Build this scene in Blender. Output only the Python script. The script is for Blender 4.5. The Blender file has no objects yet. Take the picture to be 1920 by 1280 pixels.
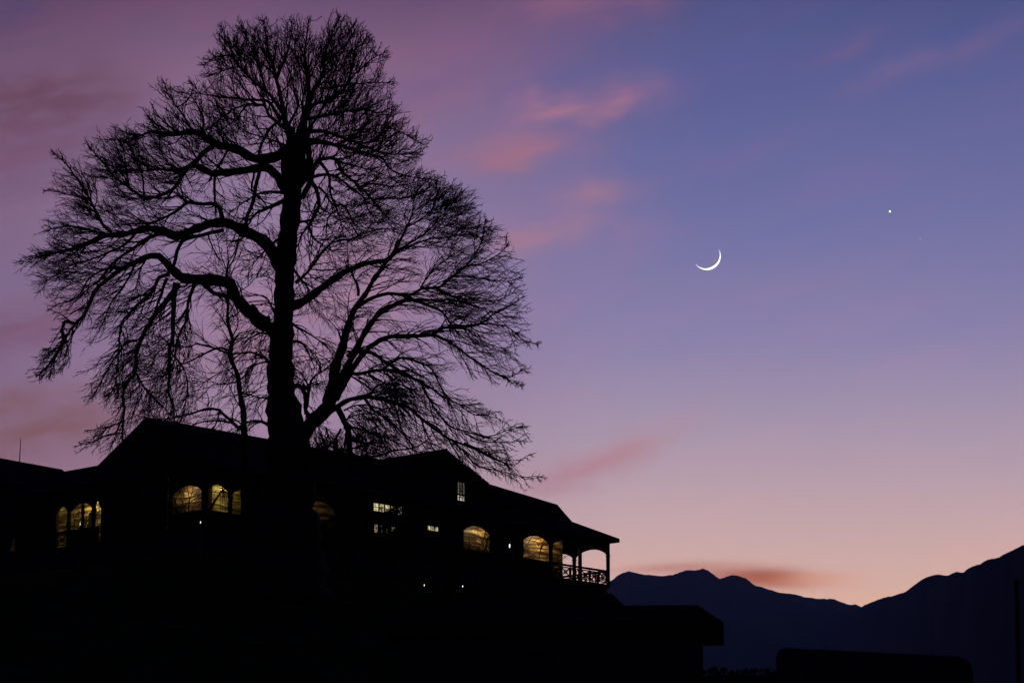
import bpy, bmesh, math, random
import numpy as np
from mathutils import Vector

random.seed(7)
S = bpy.context.scene
COL = S.collection

# ------------------------------------------------------------------ camera
FPX = 1920 * 100.0 / 36.0            # focal length in pixels of the 1920 px wide photograph
TH = math.atan(1160.0 / FPX)         # upward pitch
EYE = np.array([0.0, 0.0, 1.6])
cam_d = bpy.data.cameras.new('camera')
cam = bpy.data.objects.new('camera', cam_d); COL.objects.link(cam)
cam.location = EYE
cam.rotation_euler = (math.pi / 2 + TH, 0, 0)
cam_d.lens = 100; cam_d.sensor_width = 36
cam_d.clip_start = 0.5; cam_d.clip_end = 80000
cam_d.dof.use_dof = True
cam_d.dof.focus_distance = 175
cam_d.dof.aperture_fstop = 2.8
S.camera = cam


def ray(x, y):
    a = (x - 960) / FPX; b = (640 - y) / FPX
    return np.array([a, math.cos(TH) - b * math.sin(TH), math.sin(TH) + b * math.cos(TH)])


def at_t(x, y, t):                   # point at camera-axis depth t
    return EYE + ray(x, y) * t


def at_Y(x, y, Y):                   # point at ground distance Y
    r = ray(x, y)
    return EYE + r * (Y / r[1])


def sky_ang(x, y):
    r = ray(x, y); r = r / np.linalg.norm(r)
    return math.degrees(math.atan2(r[0], r[1])), math.degrees(math.asin(r[2]))


def lin(c):
    c = np.array(c, float) / 255.0
    c = np.where(c <= 0.04045, c / 12.92, ((c + 0.055) / 1.055) ** 2.4)
    return (float(c[0]), float(c[1]), float(c[2]), 1.0)


# ------------------------------------------------------------------ world: dusk sky
S.view_settings.view_transform = 'Standard'
S.view_settings.look = 'None'
S.view_settings.exposure = 0
S.view_settings.gamma = 1
W = bpy.data.worlds.new('World'); S.world = W
W.use_nodes = True
NT = W.node_tree; NT.nodes.clear()


class NB:
    """small helper that wires math nodes"""
    def __init__(s, nt): s.nt = nt
    def new(s, t): return s.nt.nodes.new(t)
    def put(s, sock, v):
        if isinstance(v, (int, float)): sock.default_value = v
        elif isinstance(v, (tuple, list)): sock.default_value = v
        else: s.nt.links.new(v, sock)
    def m(s, op, a, b=None, c=None):
        n = s.new('ShaderNodeMath'); n.operation = op
        s.put(n.inputs[0], a)
        if b is not None: s.put(n.inputs[1], b)
        if c is not None: s.put(n.inputs[2], c)
        return n.outputs[0]
    def mix(s, f, a, b, mode='MIX'):
        n = s.new('ShaderNodeMix'); n.data_type = 'RGBA'; n.blend_type = mode
        n.clamp_factor = True
        s.put(n.inputs[0], f); s.put(n.inputs[6], a); s.put(n.inputs[7], b)
        return n.outputs[2]
    def ramp(s, f, stops, interp='LINEAR'):
        n = s.new('ShaderNodeValToRGB'); n.color_ramp.interpolation = interp
        e = n.color_ramp.elements
        while len(e) < len(stops): e.new(0.5)
        for i, (p, c) in enumerate(stops): e[i].position = p; e[i].color = c
        s.put(n.inputs[0], f)
        return n.outputs[0]
    def rng(s, v, a, b, lo=0.0, hi=1.0, t='SMOOTHSTEP'):
        n = s.new('ShaderNodeMapRange'); n.interpolation_type = t
        s.put(n.inputs[0], v); n.inputs[1].default_value = a; n.inputs[2].default_value = b
        n.inputs[3].default_value = lo; n.inputs[4].default_value = hi
        return n.outputs[0]
    def noise(s, vec, scale, detail=3, rough=0.5):
        n = s.new('ShaderNodeTexNoise'); s.put(n.inputs['Vector'], vec)
        n.inputs['Scale'].default_value = scale; n.inputs['Detail'].default_value = detail
        n.inputs['Roughness'].default_value = rough
        return n.outputs[0]
    def xyz(s, x, y, z=0.0):
        n = s.new('ShaderNodeCombineXYZ'); s.put(n.inputs[0], x); s.put(n.inputs[1], y); s.put(n.inputs[2], z)
        return n.outputs[0]


nb = NB(NT)
tc = nb.new('ShaderNodeTexCoord')
sep = nb.new('ShaderNodeSeparateXYZ'); NT.links.new(tc.outputs['Generated'], sep.inputs[0])
AZ = nb.m('MULTIPLY', nb.m('ARCTAN2', sep.outputs[0], sep.outputs[1]), 180 / math.pi)     # degrees right of north
EL = nb.m('MULTIPLY', nb.m('ARCSINE', sep.outputs[2]), 180 / math.pi)                     # degrees up
# slow warp so that no cloud edge is a clean curve
n1 = nb.noise(nb.xyz(AZ, EL, 0.0), 0.45, 4, 0.55)
n2 = nb.noise(nb.xyz(AZ, EL, 7.3), 0.45, 4, 0.55)
WAZ = nb.m('ADD', AZ, nb.m('MULTIPLY', nb.m('SUBTRACT', n1, 0.5), 2.6))
WEL = nb.m('ADD', EL, nb.m('MULTIPLY', nb.m('SUBTRACT', n2, 0.5), 1.5))


def el_stop(y): return (sky_ang(1600, y)[1] + 2) / 26.0


elf = nb.m('DIVIDE', nb.m('ADD', EL, 2.0), 26.0)
clear = nb.ramp(elf, [(0.0, lin((222, 158, 118))), (el_stop(1135), lin((218, 172, 152))), (el_stop(1075), lin((207, 169, 160))),
                      (el_stop(950), lin((190, 161, 166))), (el_stop(820), lin((168, 149, 168))),
                      (el_stop(640), lin((139, 129, 167))), (el_stop(400), lin((111, 111, 159))),
                      (el_stop(130), lin((88, 93, 144))), (el_stop(0), lin((78, 82, 130))), (1.0, lin((58, 60, 98)))])
# mauve veil of thin cloud over the left half of the view
veil = nb.ramp(elf, [(0.0, lin((150, 112, 112))), (el_stop(1000), lin((172, 132, 144))), (el_stop(850), lin((152, 120, 142))), (el_stop(640), lin((142, 117, 150))),
                     (el_stop(400), lin((144, 120, 152))), (el_stop(130), lin((132, 101, 130))), (el_stop(0), lin((106, 80, 112))), (1.0, lin((70, 54, 80)))])
vshift = nb.m('ADD', WAZ, nb.m('MULTIPLY', nb.m('SUBTRACT', EL, 12.0), -0.28))
vf = nb.rng(vshift, 3.4, -4.6, 0.0, 1.0)
sky = nb.mix(vf, clear, veil)
# darker, redder to the far left
dk = nb.rng(AZ, -5.0, -11.0, 0.0, 0.55)
sky = nb.mix(dk, sky, nb.mix(1.0, sky, lin((196, 182, 190)), 'MULTIPLY'))


WISP = nb.noise(nb.xyz(nb.m('ADD', nb.m('MULTIPLY', AZ, 0.5), nb.m('MULTIPLY', EL, 0.2)), nb.m('SUBTRACT', nb.m('MULTIPLY', EL, 1.7), nb.m('MULTIPLY', AZ, 0.42)), 11.0), 1.1, 5, 0.6)


def blob(base, px, py, smaj, smin, slope_deg, col, strength, warp=True):
    """one wisp of cloud: a soft ellipse of sky, sizes in photo pixels, tilt up to the right"""
    a0, e0 = sky_ang(px, py); k = math.degrees(1 / FPX)
    c, s_ = math.cos(math.radians(slope_deg)), math.sin(math.radians(slope_deg))
    da = nb.m('SUBTRACT', WAZ if warp else AZ, a0); de = nb.m('SUBTRACT', WEL if warp else EL, e0)
    u = nb.m('DIVIDE', nb.m('ADD', nb.m('MULTIPLY', da, c), nb.m('MULTIPLY', de, s_)), smaj * k)
    v = nb.m('DIVIDE', nb.m('SUBTRACT', nb.m('MULTIPLY', de, c), nb.m('MULTIPLY', da, s_)), smin * k)
    q = nb.m('ADD', nb.m('MULTIPLY', u, u), nb.m('MULTIPLY', v, v))
    g = nb.m('MULTIPLY', nb.m('MULTIPLY', nb.m('EXPONENT', nb.m('MULTIPLY', q, -1.0)), nb.rng(WISP, 0.33, 0.62, 0.45, 1.25) if warp else 1.0), strength)
    return nb.mix(g, base, lin(col))


# blue openings
for b in [(1250, 150, 300, 90, 12, (86, 92, 146), 0.55), (1230, 300, 150, 70, 15, (100, 104, 156), 0.4),
          (20, 30, 130, 60, 10, (84, 70, 104), 0.7),
          (30, 560, 150, 60, 25, (128, 108, 140), 0.45), (40, 690, 130, 45, 25, (134, 110, 140), 0.4),
          (560, 740, 260, 110, 5, (160, 138, 166), 0.55), (300, 620, 170, 80, 20, (148, 124, 156), 0.5)]:
    sky = blob(sky, *b)
# pink and salmon wisps
for b in [(1080, 205, 115, 30, 14, (158, 113, 138), 0.9), (960, 295, 120, 30, 4, (156, 110, 134), 0.85),
          (1110, 365, 80, 28, 10, (150, 116, 146), 0.7), (1010, 432, 130, 34, 6, (158, 120, 144), 0.75),
          (1090, 5, 190, 40, 8, (132, 92, 122), 0.8), (800, 140, 260, 60, 15, (124, 92, 130), 0.5),
          (40, 215, 190, 80, 12, (105, 71, 90), 0.85), (0, 330, 150, 70, 10, (116, 78, 104), 0.5),
          (20, 620, 160, 40, 30, (122, 84, 106), 0.7), (60, 790, 170, 60, 8, (124, 88, 94), 0.95),
          (640, 560, 220, 110, 10, (166, 122, 144), 0.6), (430, 660, 140, 60, 10, (164, 120, 140), 0.5),
          (1600, 85, 80, 22, 22, (104, 92, 138), 0.6), (1740, 122, 140, 30, 16, (112, 98, 142), 0.65), (1650, 150, 90, 22, 14, (108, 98, 144), 0.6), (1880, 75, 90, 20, 12, (104, 92, 138), 0.45),
          (1120, 868, 150, 30, 27, (176, 132, 142), 0.85), (1040, 890, 130, 40, 20, (172, 130, 146), 0.5)]:
    sky = blob(sky, *b)
# low salmon bars over the ridge
for b in [(1400, 1080, 115, 17, -4, (168, 106, 90), 0.9), (1445, 1083, 65, 16, -2, (156, 80, 58), 0.95), (1265, 1064, 110, 9, 2, (184, 126, 118), 0.75), (1520, 1085, 80, 12, 0, (216, 150, 124), 0.6)]:
    sky = blob(sky, *b, warp=False)
# fine streaks of cirrus everywhere, tilted up to the right
st = nb.noise(nb.xyz(nb.m('ADD', nb.m('MULTIPLY', AZ, 0.30), nb.m('MULTIPLY', EL, 0.08)), nb.m('SUBTRACT', nb.m('MULTIPLY', EL, 1.3), nb.m('MULTIPLY', AZ, 0.34)), 3.0), 0.9, 5, 0.55)
stf = nb.m('MULTIPLY', nb.rng(st, 0.46, 0.74), nb.rng(EL, 9.0, 16.0, 0.10, 0.42))
sky = nb.mix(stf, sky, nb.mix(1.0, sky, (1.35, 0.98, 1.02, 1.0), 'MULTIPLY'))
stb = nb.m('MULTIPLY', nb.rng(st, 0.5, 0.24), nb.rng(EL, 9.0, 16.0, 0.05, 0.3))
sky = nb.mix(stb, sky, nb.mix(1.0, sky, (0.82, 0.92, 1.06, 1.0), 'MULTIPLY'))
# the twilight glow dies away towards the zenith and the east behind the viewer
fall = nb.m('MULTIPLY', nb.m('EXPONENT', nb.m('MULTIPLY', nb.m('MAXIMUM', nb.m('SUBTRACT', EL, 19.5), 0.0), -0.085)),
            nb.m('EXPONENT', nb.m('MULTIPLY', nb.m('MAXIMUM', nb.m('SUBTRACT', nb.m('ABSOLUTE', AZ), 14.0), 0.0), -0.035)))
sky = nb.mix(fall, (0.014, 0.018, 0.052, 1.0), sky)
# radiance above the haze layer: what reaches the eye through it is the dusk colour set out here
gain = nb.m('EXPONENT', nb.m('DIVIDE', 4.5e-5 * 1298, nb.m('MAXIMUM', sep.outputs[2], 0.085)))
above = nb.m('MULTIPLY', nb.rng(EL, -1.5, 0.0, 0.02, 1.0), gain)
bg = nb.new('ShaderNodeBackground'); NT.links.new(sky, bg.inputs[0]); NT.links.new(above, bg.inputs[1])
wo = nb.new('ShaderNodeOutputWorld'); NT.links.new(bg.outputs[0], wo.inputs[0])


# ------------------------------------------------------------------ materials
def material(name, c1, c2, scale=3.0, rough=0.9, spec=0.05, stretch=(1, 1, 1), bump=0.3, detail=4):
    m = bpy.data.materials.new(name); m.use_nodes = True
    nt = m.node_tree; b = NB(nt); p = nt.nodes['Principled BSDF']
    t = b.new('ShaderNodeTexCoord'); mp = b.new('ShaderNodeMapping')
    mp.inputs['Scale'].default_value = stretch
    nt.links.new(t.outputs['Object'], mp.inputs[0])
    n = b.noise(mp.outputs[0], scale, detail, 0.6)
    col = b.ramp(n, [(0.3, (*c1, 1)), (0.7, (*c2, 1))])
    nt.links.new(col, p.inputs['Base Color'])
    p.inputs['Roughness'].default_value = rough
    p.inputs['Specular IOR Level'].default_value = spec
    if bump:
        bp = b.new('ShaderNodeBump'); bp.inputs['Strength'].default_value = bump
        nt.links.new(n, bp.inputs['Height']); nt.links.new(bp.outputs[0], p.inputs['Normal'])
    return m


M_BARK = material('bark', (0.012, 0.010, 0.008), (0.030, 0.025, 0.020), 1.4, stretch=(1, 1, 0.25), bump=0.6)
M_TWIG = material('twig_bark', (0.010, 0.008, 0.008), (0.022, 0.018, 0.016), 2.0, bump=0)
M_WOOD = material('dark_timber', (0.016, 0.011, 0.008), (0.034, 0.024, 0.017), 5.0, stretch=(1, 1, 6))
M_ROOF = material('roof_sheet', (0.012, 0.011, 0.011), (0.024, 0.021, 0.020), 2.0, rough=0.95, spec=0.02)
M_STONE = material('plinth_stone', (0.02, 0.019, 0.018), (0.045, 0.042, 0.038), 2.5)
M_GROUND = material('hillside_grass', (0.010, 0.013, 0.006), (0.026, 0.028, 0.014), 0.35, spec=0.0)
M_LEAF = material('shrub_leaf', (0.010, 0.018, 0.007), (0.030, 0.042, 0.018), 4.0, bump=0)
M_MOUNT = material('mountain_forest', (0.020, 0.026, 0.030), (0.050, 0.056, 0.060), 0.004, spec=0.0, bump=0)
M_METAL = material('grey_metal', (0.05, 0.05, 0.05), (0.09, 0.09, 0.09), 8.0, rough=0.6, spec=0.3)
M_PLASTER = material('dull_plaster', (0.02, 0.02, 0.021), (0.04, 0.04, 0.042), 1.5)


def glint_planks(name, c1, c2, c3, off=(0, 0, 0)):
    """interior boarding: uneven horizontal boards with reflection-like bright streaks painted in"""
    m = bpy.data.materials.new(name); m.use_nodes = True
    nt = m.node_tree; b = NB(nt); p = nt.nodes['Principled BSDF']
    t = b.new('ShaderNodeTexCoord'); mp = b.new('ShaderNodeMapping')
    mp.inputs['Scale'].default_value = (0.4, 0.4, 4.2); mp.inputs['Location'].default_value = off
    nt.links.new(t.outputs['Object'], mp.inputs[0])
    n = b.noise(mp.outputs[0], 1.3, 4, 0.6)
    col = b.ramp(n, [(0.40, (*c1, 1)), (0.53, (*c2, 1)), (0.63, (*c3, 1))])  # palest stop paints streaks like pane reflections into the board colour
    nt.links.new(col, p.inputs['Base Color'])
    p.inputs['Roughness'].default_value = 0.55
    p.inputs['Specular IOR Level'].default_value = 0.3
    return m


M_PLANK_GLINT = glint_planks('varnished_boards_glints', (0.05, 0.022, 0.008), (0.26, 0.15, 0.06), (0.80, 0.62, 0.32))
M_PLANK2_GLINT = glint_planks('lacquered_boards_glints', (0.06, 0.04, 0.012), (0.28, 0.22, 0.07), (0.78, 0.68, 0.28), (2.3, 5.1, 1.7))


def glow(name, c, strength, vary=0.0, scale=3.0):
    m = bpy.data.materials.new(name); m.use_nodes = True
    nt = m.node_tree; nt.nodes.clear(); b = NB(nt)
    e = b.new('ShaderNodeEmission'); o = b.new('ShaderNodeOutputMaterial')
    e.inputs[0].default_value = (*c, 1); e.inputs[1].default_value = strength
    if vary:
        t = b.new('ShaderNodeTexCoord')
        n = b.noise(t.outputs['Object'], scale, 3, 0.6)
        b.put(e.inputs[1], b.rng(n, 0.38, 0.62, strength * (1 - vary), strength, 'LINEAR'))
    nt.links.new(e.outputs[0], o.inputs[0])
    return m


M_MOON = glow('moonlight', (1.0, 0.96, 0.93), 2.2)
M_PLANET = glow('planet_light', (1.0, 0.97, 0.92), 2.0)
M_PANE = glow('lit_pane_warm', (0.95, 0.82, 0.42), 0.85, 0.97, 3.0)
M_PANE_W = glow('lit_pane_white', (0.95, 0.88, 0.68), 0.8, 0.9, 3.5)
M_PANE_BROWN = glow('dim_brown_pane', (0.70, 0.42, 0.16), 0.012, 0.9, 2.0)
M_STAR = glow('star_light', (0.9, 0.9, 1.0), 0.9)
M_PANE_DIM = glow('dim_pane', (0.80, 0.74, 0.55), 0.14, 0.9, 4.0)
M_BULB = glow('lamp_bulb', (1.0, 0.90, 0.72), 2.0)
M_BULB_C = glow('lamp_bulb_cool', (0.95, 0.97, 1.0), 2.0)


# ------------------------------------------------------------------ object helpers
def link(name, verts, faces, mat, parent=None, smooth=False, origin=None):
    me = bpy.data.meshes.new(name)
    v = np.asarray(verts, float)
    if origin is not None: v = v - np.asarray(origin, float)
    if isinstance(faces, np.ndarray):
        k = faces.shape[1]
        me.vertices.add(len(v)); me.vertices.foreach_set('co', v.astype(np.float32).ravel())
        me.loops.add(faces.size); me.loops.foreach_set('vertex_index', faces.astype(np.int32).ravel())
        me.polygons.add(len(faces)); me.polygons.foreach_set('loop_start', np.arange(0, faces.size, k, dtype=np.int32))
        me.update(calc_edges=True)
    else:
        me.from_pydata([tuple(p) for p in v], [], faces); me.update()
    if smooth: me.polygons.foreach_set('use_smooth', [True] * len(me.polygons))
    me.materials.append(mat)
    o = bpy.data.objects.new(name, me); COL.objects.link(o)
    if origin is not None: o.location = origin
    if parent is not None:
        o.parent = parent
        o.location = Vector(o.location) - Vector(root_loc(parent))
    return o


def root_loc(p):
    l = Vector(p.location)
    while p.parent is not None:
        p = p.parent; l += Vector(p.location)
    return l


def thing(name, label, cat, loc, group=None):
    o = bpy.data.objects.new(name, None); COL.objects.link(o)
    o.location = loc; o.empty_display_size = 0.3
    o['label'] = label; o['category'] = cat
    if group: o['group'] = group
    return o


def tag(o, label, cat, group=None):
    o['label'] = label; o['category'] = cat
    if group: o['group'] = group
    return o


class MB:
    """collects pieces of one mesh"""
    def __init__(s): s.v = []; s.f = []
    def poly(s, pts):
        i = len(s.v); s.v += [tuple(p) for p in pts]; s.f.append(list(range(i, i + len(pts))))
    def hull(s, a, b):
        """prism between two matching loops a and b"""
        n = len(a); i = len(s.v); s.v += [tuple(p) for p in a] + [tuple(p) for p in b]
        s.f.append([i + k for k in range(n)][::-1]); s.f.append([i + n + k for k in range(n)])
        for k in range(n):
            k2 = (k + 1) % n
            s.f.append([i + k, i + k2, i + n + k2, i + n + k])
    def slab(s, pts, thick):
        """flat polygon with thickness downwards"""
        s.hull([(p[0], p[1], p[2] - thick) for p in pts], pts)
    def tube(s, pts, rad, n=8, cap=True):
        pts = [np.asarray(p, float) for p in pts]; i0 = len(s.v); up = None
        for k, p in enumerate(pts):
            d = pts[min(k + 1, len(pts) - 1)] - pts[max(k - 1, 0)]
            d = d / (np.linalg.norm(d) + 1e-9)
            if up is None:
                up = np.array([1.0, 0, 0]) if abs(d[0]) < 0.7 else np.array([0, 0, 1.0])
            a = up - d * np.dot(up, d); a /= np.linalg.norm(a); b_ = np.cross(d, a); up = a
            r = rad[k] if hasattr(rad, '__len__') else rad
            for j in range(n):
                t = 2 * math.pi * j / n
                s.v.append(tuple(p + (a * math.cos(t) + b_ * math.sin(t)) * r))
        for k in range(len(pts) - 1):
            for j in range(n):
                j2 = (j + 1) % n; q = i0 + k * n
                s.f.append([q + j, q + j2, q + n + j2, q + n + j])
        if cap:
            s.f.append([i0 + j for j in range(n)][::-1]); e = i0 + (len(pts) - 1) * n
            s.f.append([e + j for j in range(n)])
    def build(s, name, mat, parent=None, smooth=False, origin=None):
        return link(name, s.v, s.f, mat, parent, smooth, origin)


# ------------------------------------------------------------------ terrain
def sst(a, b, x):
    t = np.clip((x - a) / (b - a), 0, 1)
    return t * t * (3 - 2 * t)


_C0 = at_Y(385, 955, 170.0)                 # the lodge's front corner: the hilltop is levelled round it
_aR, _aL = math.radians(42.4), math.radians(-47.6)


def ground_z(x, y):
    x = np.asarray(x, float); y = np.asarray(y, float)
    rx, ry = x - _C0[0], y - _C0[1]
    u = rx * math.sin(_aR) + ry * math.cos(_aR); o = rx * math.sin(_aL) + ry * math.cos(_aL)
    dr = np.maximum(u - 38.2, 0) * (0.6 + 1.1 * np.exp(-np.maximum(u - 38.2, 0) / 8.0))
    dx = np.maximum(-u, 0); do = np.maximum(np.maximum(-o, o - 30), 0)
    d = np.sqrt(dx * dx + do * do + dr * dr)
    hill = 26.0 + 0.8 * sst(31, 37.5, u) - (0.34 + 0.55 * sst(4, 30, u)) * d
    base = 6.0 * sst(8, 90, y) * (1 - sst(20, 120, np.abs(x))) * (1 - sst(200, 400, y))
    k = 4.0
    z = np.logaddexp(hill / k, base / k) * k
    z = np.minimum(z, 26.05 + 0.8 * sst(31, 37.5, u))
    z = z * sst(6, 45, np.hypot(x, y))
    z = z - 40 * sst(300, 1500, np.hypot(x, y))
    return z + 0.2 * np.sin(x * 0.31 + 1.3) * np.sin(y * 0.23) * sst(12, 40, y) * sst(0, 6, d)


def build_ground():
    rs = np.concatenate([np.linspace(0.0, 60, 20), np.linspace(65, 260, 90), np.geomspace(270, 15500, 34)])
    na = 256
    an = np.concatenate([np.linspace(-0.35, 0.35, 170), np.linspace(0.38, 2 * math.pi - 0.38, 90)])
    na = len(an)
    R, A = np.meshgrid(rs, an, indexing='ij')
    X = R * np.sin(A); Y = R * np.cos(A)
    Z = ground_z(X, Y)
    v = np.stack([X, Y, Z], -1).reshape(-1, 3)
    i, j = np.meshgrid(np.arange(len(rs) - 1), np.arange(na), indexing='ij')
    j2 = (j + 1) % na
    f = np.stack([i * na + j, i * na + j2, (i + 1) * na + j2, (i + 1) * na + j], -1).reshape(-1, 4)
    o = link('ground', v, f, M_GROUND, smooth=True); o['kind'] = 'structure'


build_ground()


# ------------------------------------------------------------------ mountains
def fbm(x, y, seed, octs=5):
    rng = np.random.RandomState(seed); z = np.zeros_like(x); a = 1.0; fq = 1.0
    for _ in range(octs):
        for _k in range(3):
            t = rng.rand() * 6.28; p = rng.rand() * 6.28
            z += a * np.abs(np.sin(fq * (x * math.cos(t) + y * math.sin(t)) + p + 1.3 * np.sin(fq * 0.6 * (y * math.cos(t) - x * math.sin(t)) + p))) / 3
        a *= 0.5; fq *= 2.05
    return z


def mountain(name, crest, dist, depth, seed, amp):
    cx = np.array([c[0] for c in crest], float); cy = np.array([c[1] for c in crest], float)
    px = np.arange(cx[0], cx[-1] + 1, 3.0)
    py = np.interp(px, cx, cy)
    k = np.array([0.25, 0.5, 0.25]); py = np.convolve(np.pad(py, 1, 'edge'), k, 'valid')
    rn = np.random.RandomState(seed)
    py = py + np.convolve(rn.randn(len(px) + 4), np.ones(5) / 5, 'valid') * 1.9 + np.convolve(rn.randn(len(px) + 16), np.hanning(17) / 4.2, 'valid') * 1.3
    rows = np.concatenate([np.linspace(-1, 0, 40), np.linspace(0.08, 0.6, 8)])
    V = []
    dist = np.interp(px, *dist)
    P = np.array([at_Y(a, b, c) for a, b, c in zip(px, py, dist)])
    for r in rows:
        D = dist + r * depth * dist / dist.max()
        X = P[:, 0] * D / dist; zc = P[:, 2]
        if r <= 0:
            t = 1 + r
            z = -60 + (zc + 60) * (t ** 1.25)
            z = z - amp * fbm(X / 900, D / 900, seed) * np.sin(math.pi * min(1, t * 1.0)) * 1.0
            if r == 0: z = zc
        else:
            z = zc - r * depth * 0.4
        V.append(np.stack([X, D, z], -1))
    V = np.array(V); nr, nc = V.shape[:2]
    i, j = np.meshgrid(np.arange(nr - 1), np.arange(nc - 1), indexing='ij')
    f = np.stack([i * nc + j, i * nc + j + 1, (i + 1) * nc + j + 1, (i + 1) * nc + j], -1).reshape(-1, 4)
    o = link(name, V.reshape(-1, 3), f, M_MOUNT, smooth=True); o['kind'] = 'structure'


mountain('mountain_ridge', [(-900, 1090), (-500, 1130), (0, 1100), (500, 1125), (900, 1105), (1060, 1135), (1120, 1112), (1146, 1088), (1160, 1078), (1182, 1071), (1200, 1075), (1245, 1080), (1262, 1078),
    (1285, 1069), (1310, 1068), (1318, 1066), (1332, 1074), (1350, 1085), (1357, 1084), (1368, 1079), (1385, 1079), (1400, 1085), (1418, 1098),
    (1460, 1110), (1500, 1116), (1520, 1120), (1560, 1122), (1585, 1129), (1595, 1133), (1603, 1132), (1617, 1137), (1680, 1158), (1800, 1185), (2200, 1210)], ([-900, 2200], [9000, 9000]), 4500, 3, 150)
mountain('mountain_ridge', [(1150, 1360), (1300, 1295), (1450, 1225), (1560, 1165), (1617, 1138), (1635, 1126), (1660, 1119), (1690, 1112), (1700, 1106), (1722, 1090), (1752, 1077), (1766, 1079), (1780, 1078),
    (1795, 1070), (1802, 1073), (1807, 1073), (1815, 1065), (1832, 1057), (1836, 1059), (1850, 1051), (1870, 1045), (1895, 1033), (1920, 1021), (2050, 960), (2300, 890), (2700, 960), (3100, 1010)], ([1150, 1600, 1800, 1950, 3100], [9300, 8300, 4600, 2600, 2200]), 3600, 8, 130)

# ------------------------------------------------------------------ moon and planets
def moon():
    D = 25000.0
    cpt = at_t(1325.5, 480.5, D); R = 25.6 * D / FPX
    w = -(cpt - EYE); w /= np.linalg.norm(w)
    right = np.array([1.0, 0, 0]); right -= w * np.dot(right, w); right /= np.linalg.norm(right)
    up = np.cross(w, right)
    a = math.radians(57)
    sx = right * math.cos(a) - up * math.sin(a); sy = np.cross(w, sx)
    V = []; F = []; nl, nf = 7, 48
    lams = np.linspace(math.asin(0.862), math.radians(93), nl); phis = np.linspace(-math.radians(86), math.radians(86), nf)
    for sc in (1.0, 0.985):
        for l in lams:
            for p in phis:
                V.append(R * sc * (sx * math.cos(p) * math.sin(l) + sy * math.sin(p) + w * math.cos(p) * math.cos(l)))
    n = nl * nf
    for s_ in (0, n):
        for i in range(nl - 1):
            for j in range(nf - 1):
                q = [s_ + i * nf + j, s_ + i * nf + j + 1, s_ + (i + 1) * nf + j + 1, s_ + (i + 1) * nf + j]
                F.append(q if s_ == 0 else q[::-1])
    ring = [j for j in range(nf)] + [i * nf + nf - 1 for i in range(1, nl)] + [(nl - 1) * nf + j for j in range(nf - 2, -1, -1)] + [i * nf for i in range(nl - 2, 0, -1)]
    for k in range(len(ring)):
        a_, b_ = ring[k], ring[(k + 1) % len(ring)]
        F.append([a_, b_, b_ + n, a_ + n])
    o = link('crescent_moon', V, F, M_MOON, smooth=True); o.location = cpt
    tag(o, 'thin white crescent moon lying on its back in the violet sky', 'moon')


def dot(name, x, y, rpx, label, cat):
    D = 25000.0; bm = bmesh.new()
    bmesh.ops.create_icosphere(bm, subdivisions=2, radius=rpx * D / FPX)
    me = bpy.data.meshes.new(name); bm.to_mesh(me); bm.free(); me.materials.append(M_STAR if name == 'star' else M_PLANET)
    o = bpy.data.objects.new(name, me); COL.objects.link(o); o.location = at_t(x, y, D)
    tag(o, label, cat)


moon()
dot('planet', 1668.5, 396.5, 1.95, 'bright white planet shining to the right of the crescent moon', 'planet')
dot('star', 1725.5, 448, 1.1, 'tiny faint star below and right of the bright planet', 'star')

# ------------------------------------------------------------------ the lodge
C0 = at_Y(385, 955, 170.0)                  # rail height on the front corner
aR, aL = math.radians(42.4), math.radians(-47.6)
dR = np.array([math.sin(aR), math.cos(aR), 0.0]); dL = np.array([math.sin(aL), math.cos(aL), 0.0])
ZV = np.array([0, 0, 1.0])


def B(s, o, z): return C0 + dR * s + dL * o + ZV * z    # s along the long front, o along the left end, z above rail


FLOOR = -0.95
lodge = thing('timber_lodge', 'long dark timber lodge on the hilltop with gabled roofs, arched galleries and lit windows', 'building', B(0, 0, FLOOR))


def LP(mb, name, mat, parent=lodge, **k): return mb.build(name, mat, parent, origin=tuple(root_loc(parent)), **k)


def boxso(mb, s0, s1, o0, o1, z0, z1):
    mb.hull([B(s0, o0, z0), B(s1, o0, z0), B(s1, o1, z0), B(s0, o1, z0)], [B(s0, o0, z1), B(s1, o0, z1), B(s1, o1, z1), B(s0, o1, z1)])


# facade coordinate mappings: u along facade, q inward, z up
def FR(u, q, z): return B(u, q, z)
def FL(u, q, z): return B(q, u, z)


def boxf(mb, F, u0, u1, q0, q1, z0, z1):
    mb.hull([F(u0, q0, z0), F(u1, q0, z0), F(u1, q1, z0), F(u0, q1, z0)], [F(u0, q0, z1), F(u1, q0, z1), F(u1, q1, z1), F(u0, q1, z1)])


ZT = 2.25      # underside of eaves
GQ = 2.0       # depth of galleries


def arch_z(u, u0, u1, zs=1.18, zc=1.66):
    t = (u - (u0 + u1) / 2) / ((u1 - u0) / 2)
    return zs + (zc - zs) * max(0.0, 1 - t * t) ** 0.8


def arch_head(F, u0, u1, q0=0.0, q1=0.14, zs=1.18, zc=1.66, n=14):
    mb = MB()
    us = [u0 + (u1 - u0) * i / n for i in range(n + 1)]
    lo0 = [F(u, q0, arch_z(u, u0, u1, zs, zc)) for u in us]; lo1 = [F(u, q1, arch_z(u, u0, u1, zs, zc)) for u in us]
    hi0 = [F(u, q0, ZT + 0.1) for u in us]; hi1 = [F(u, q1, ZT + 0.1) for u in us]
    for i in range(n):
        mb.hull([lo0[i], lo0[i + 1], hi0[i + 1], hi0[i]], [lo1[i], lo1[i + 1], hi1[i + 1], hi1[i]])
    LP(mb, 'arch', M_WOOD)


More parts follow.
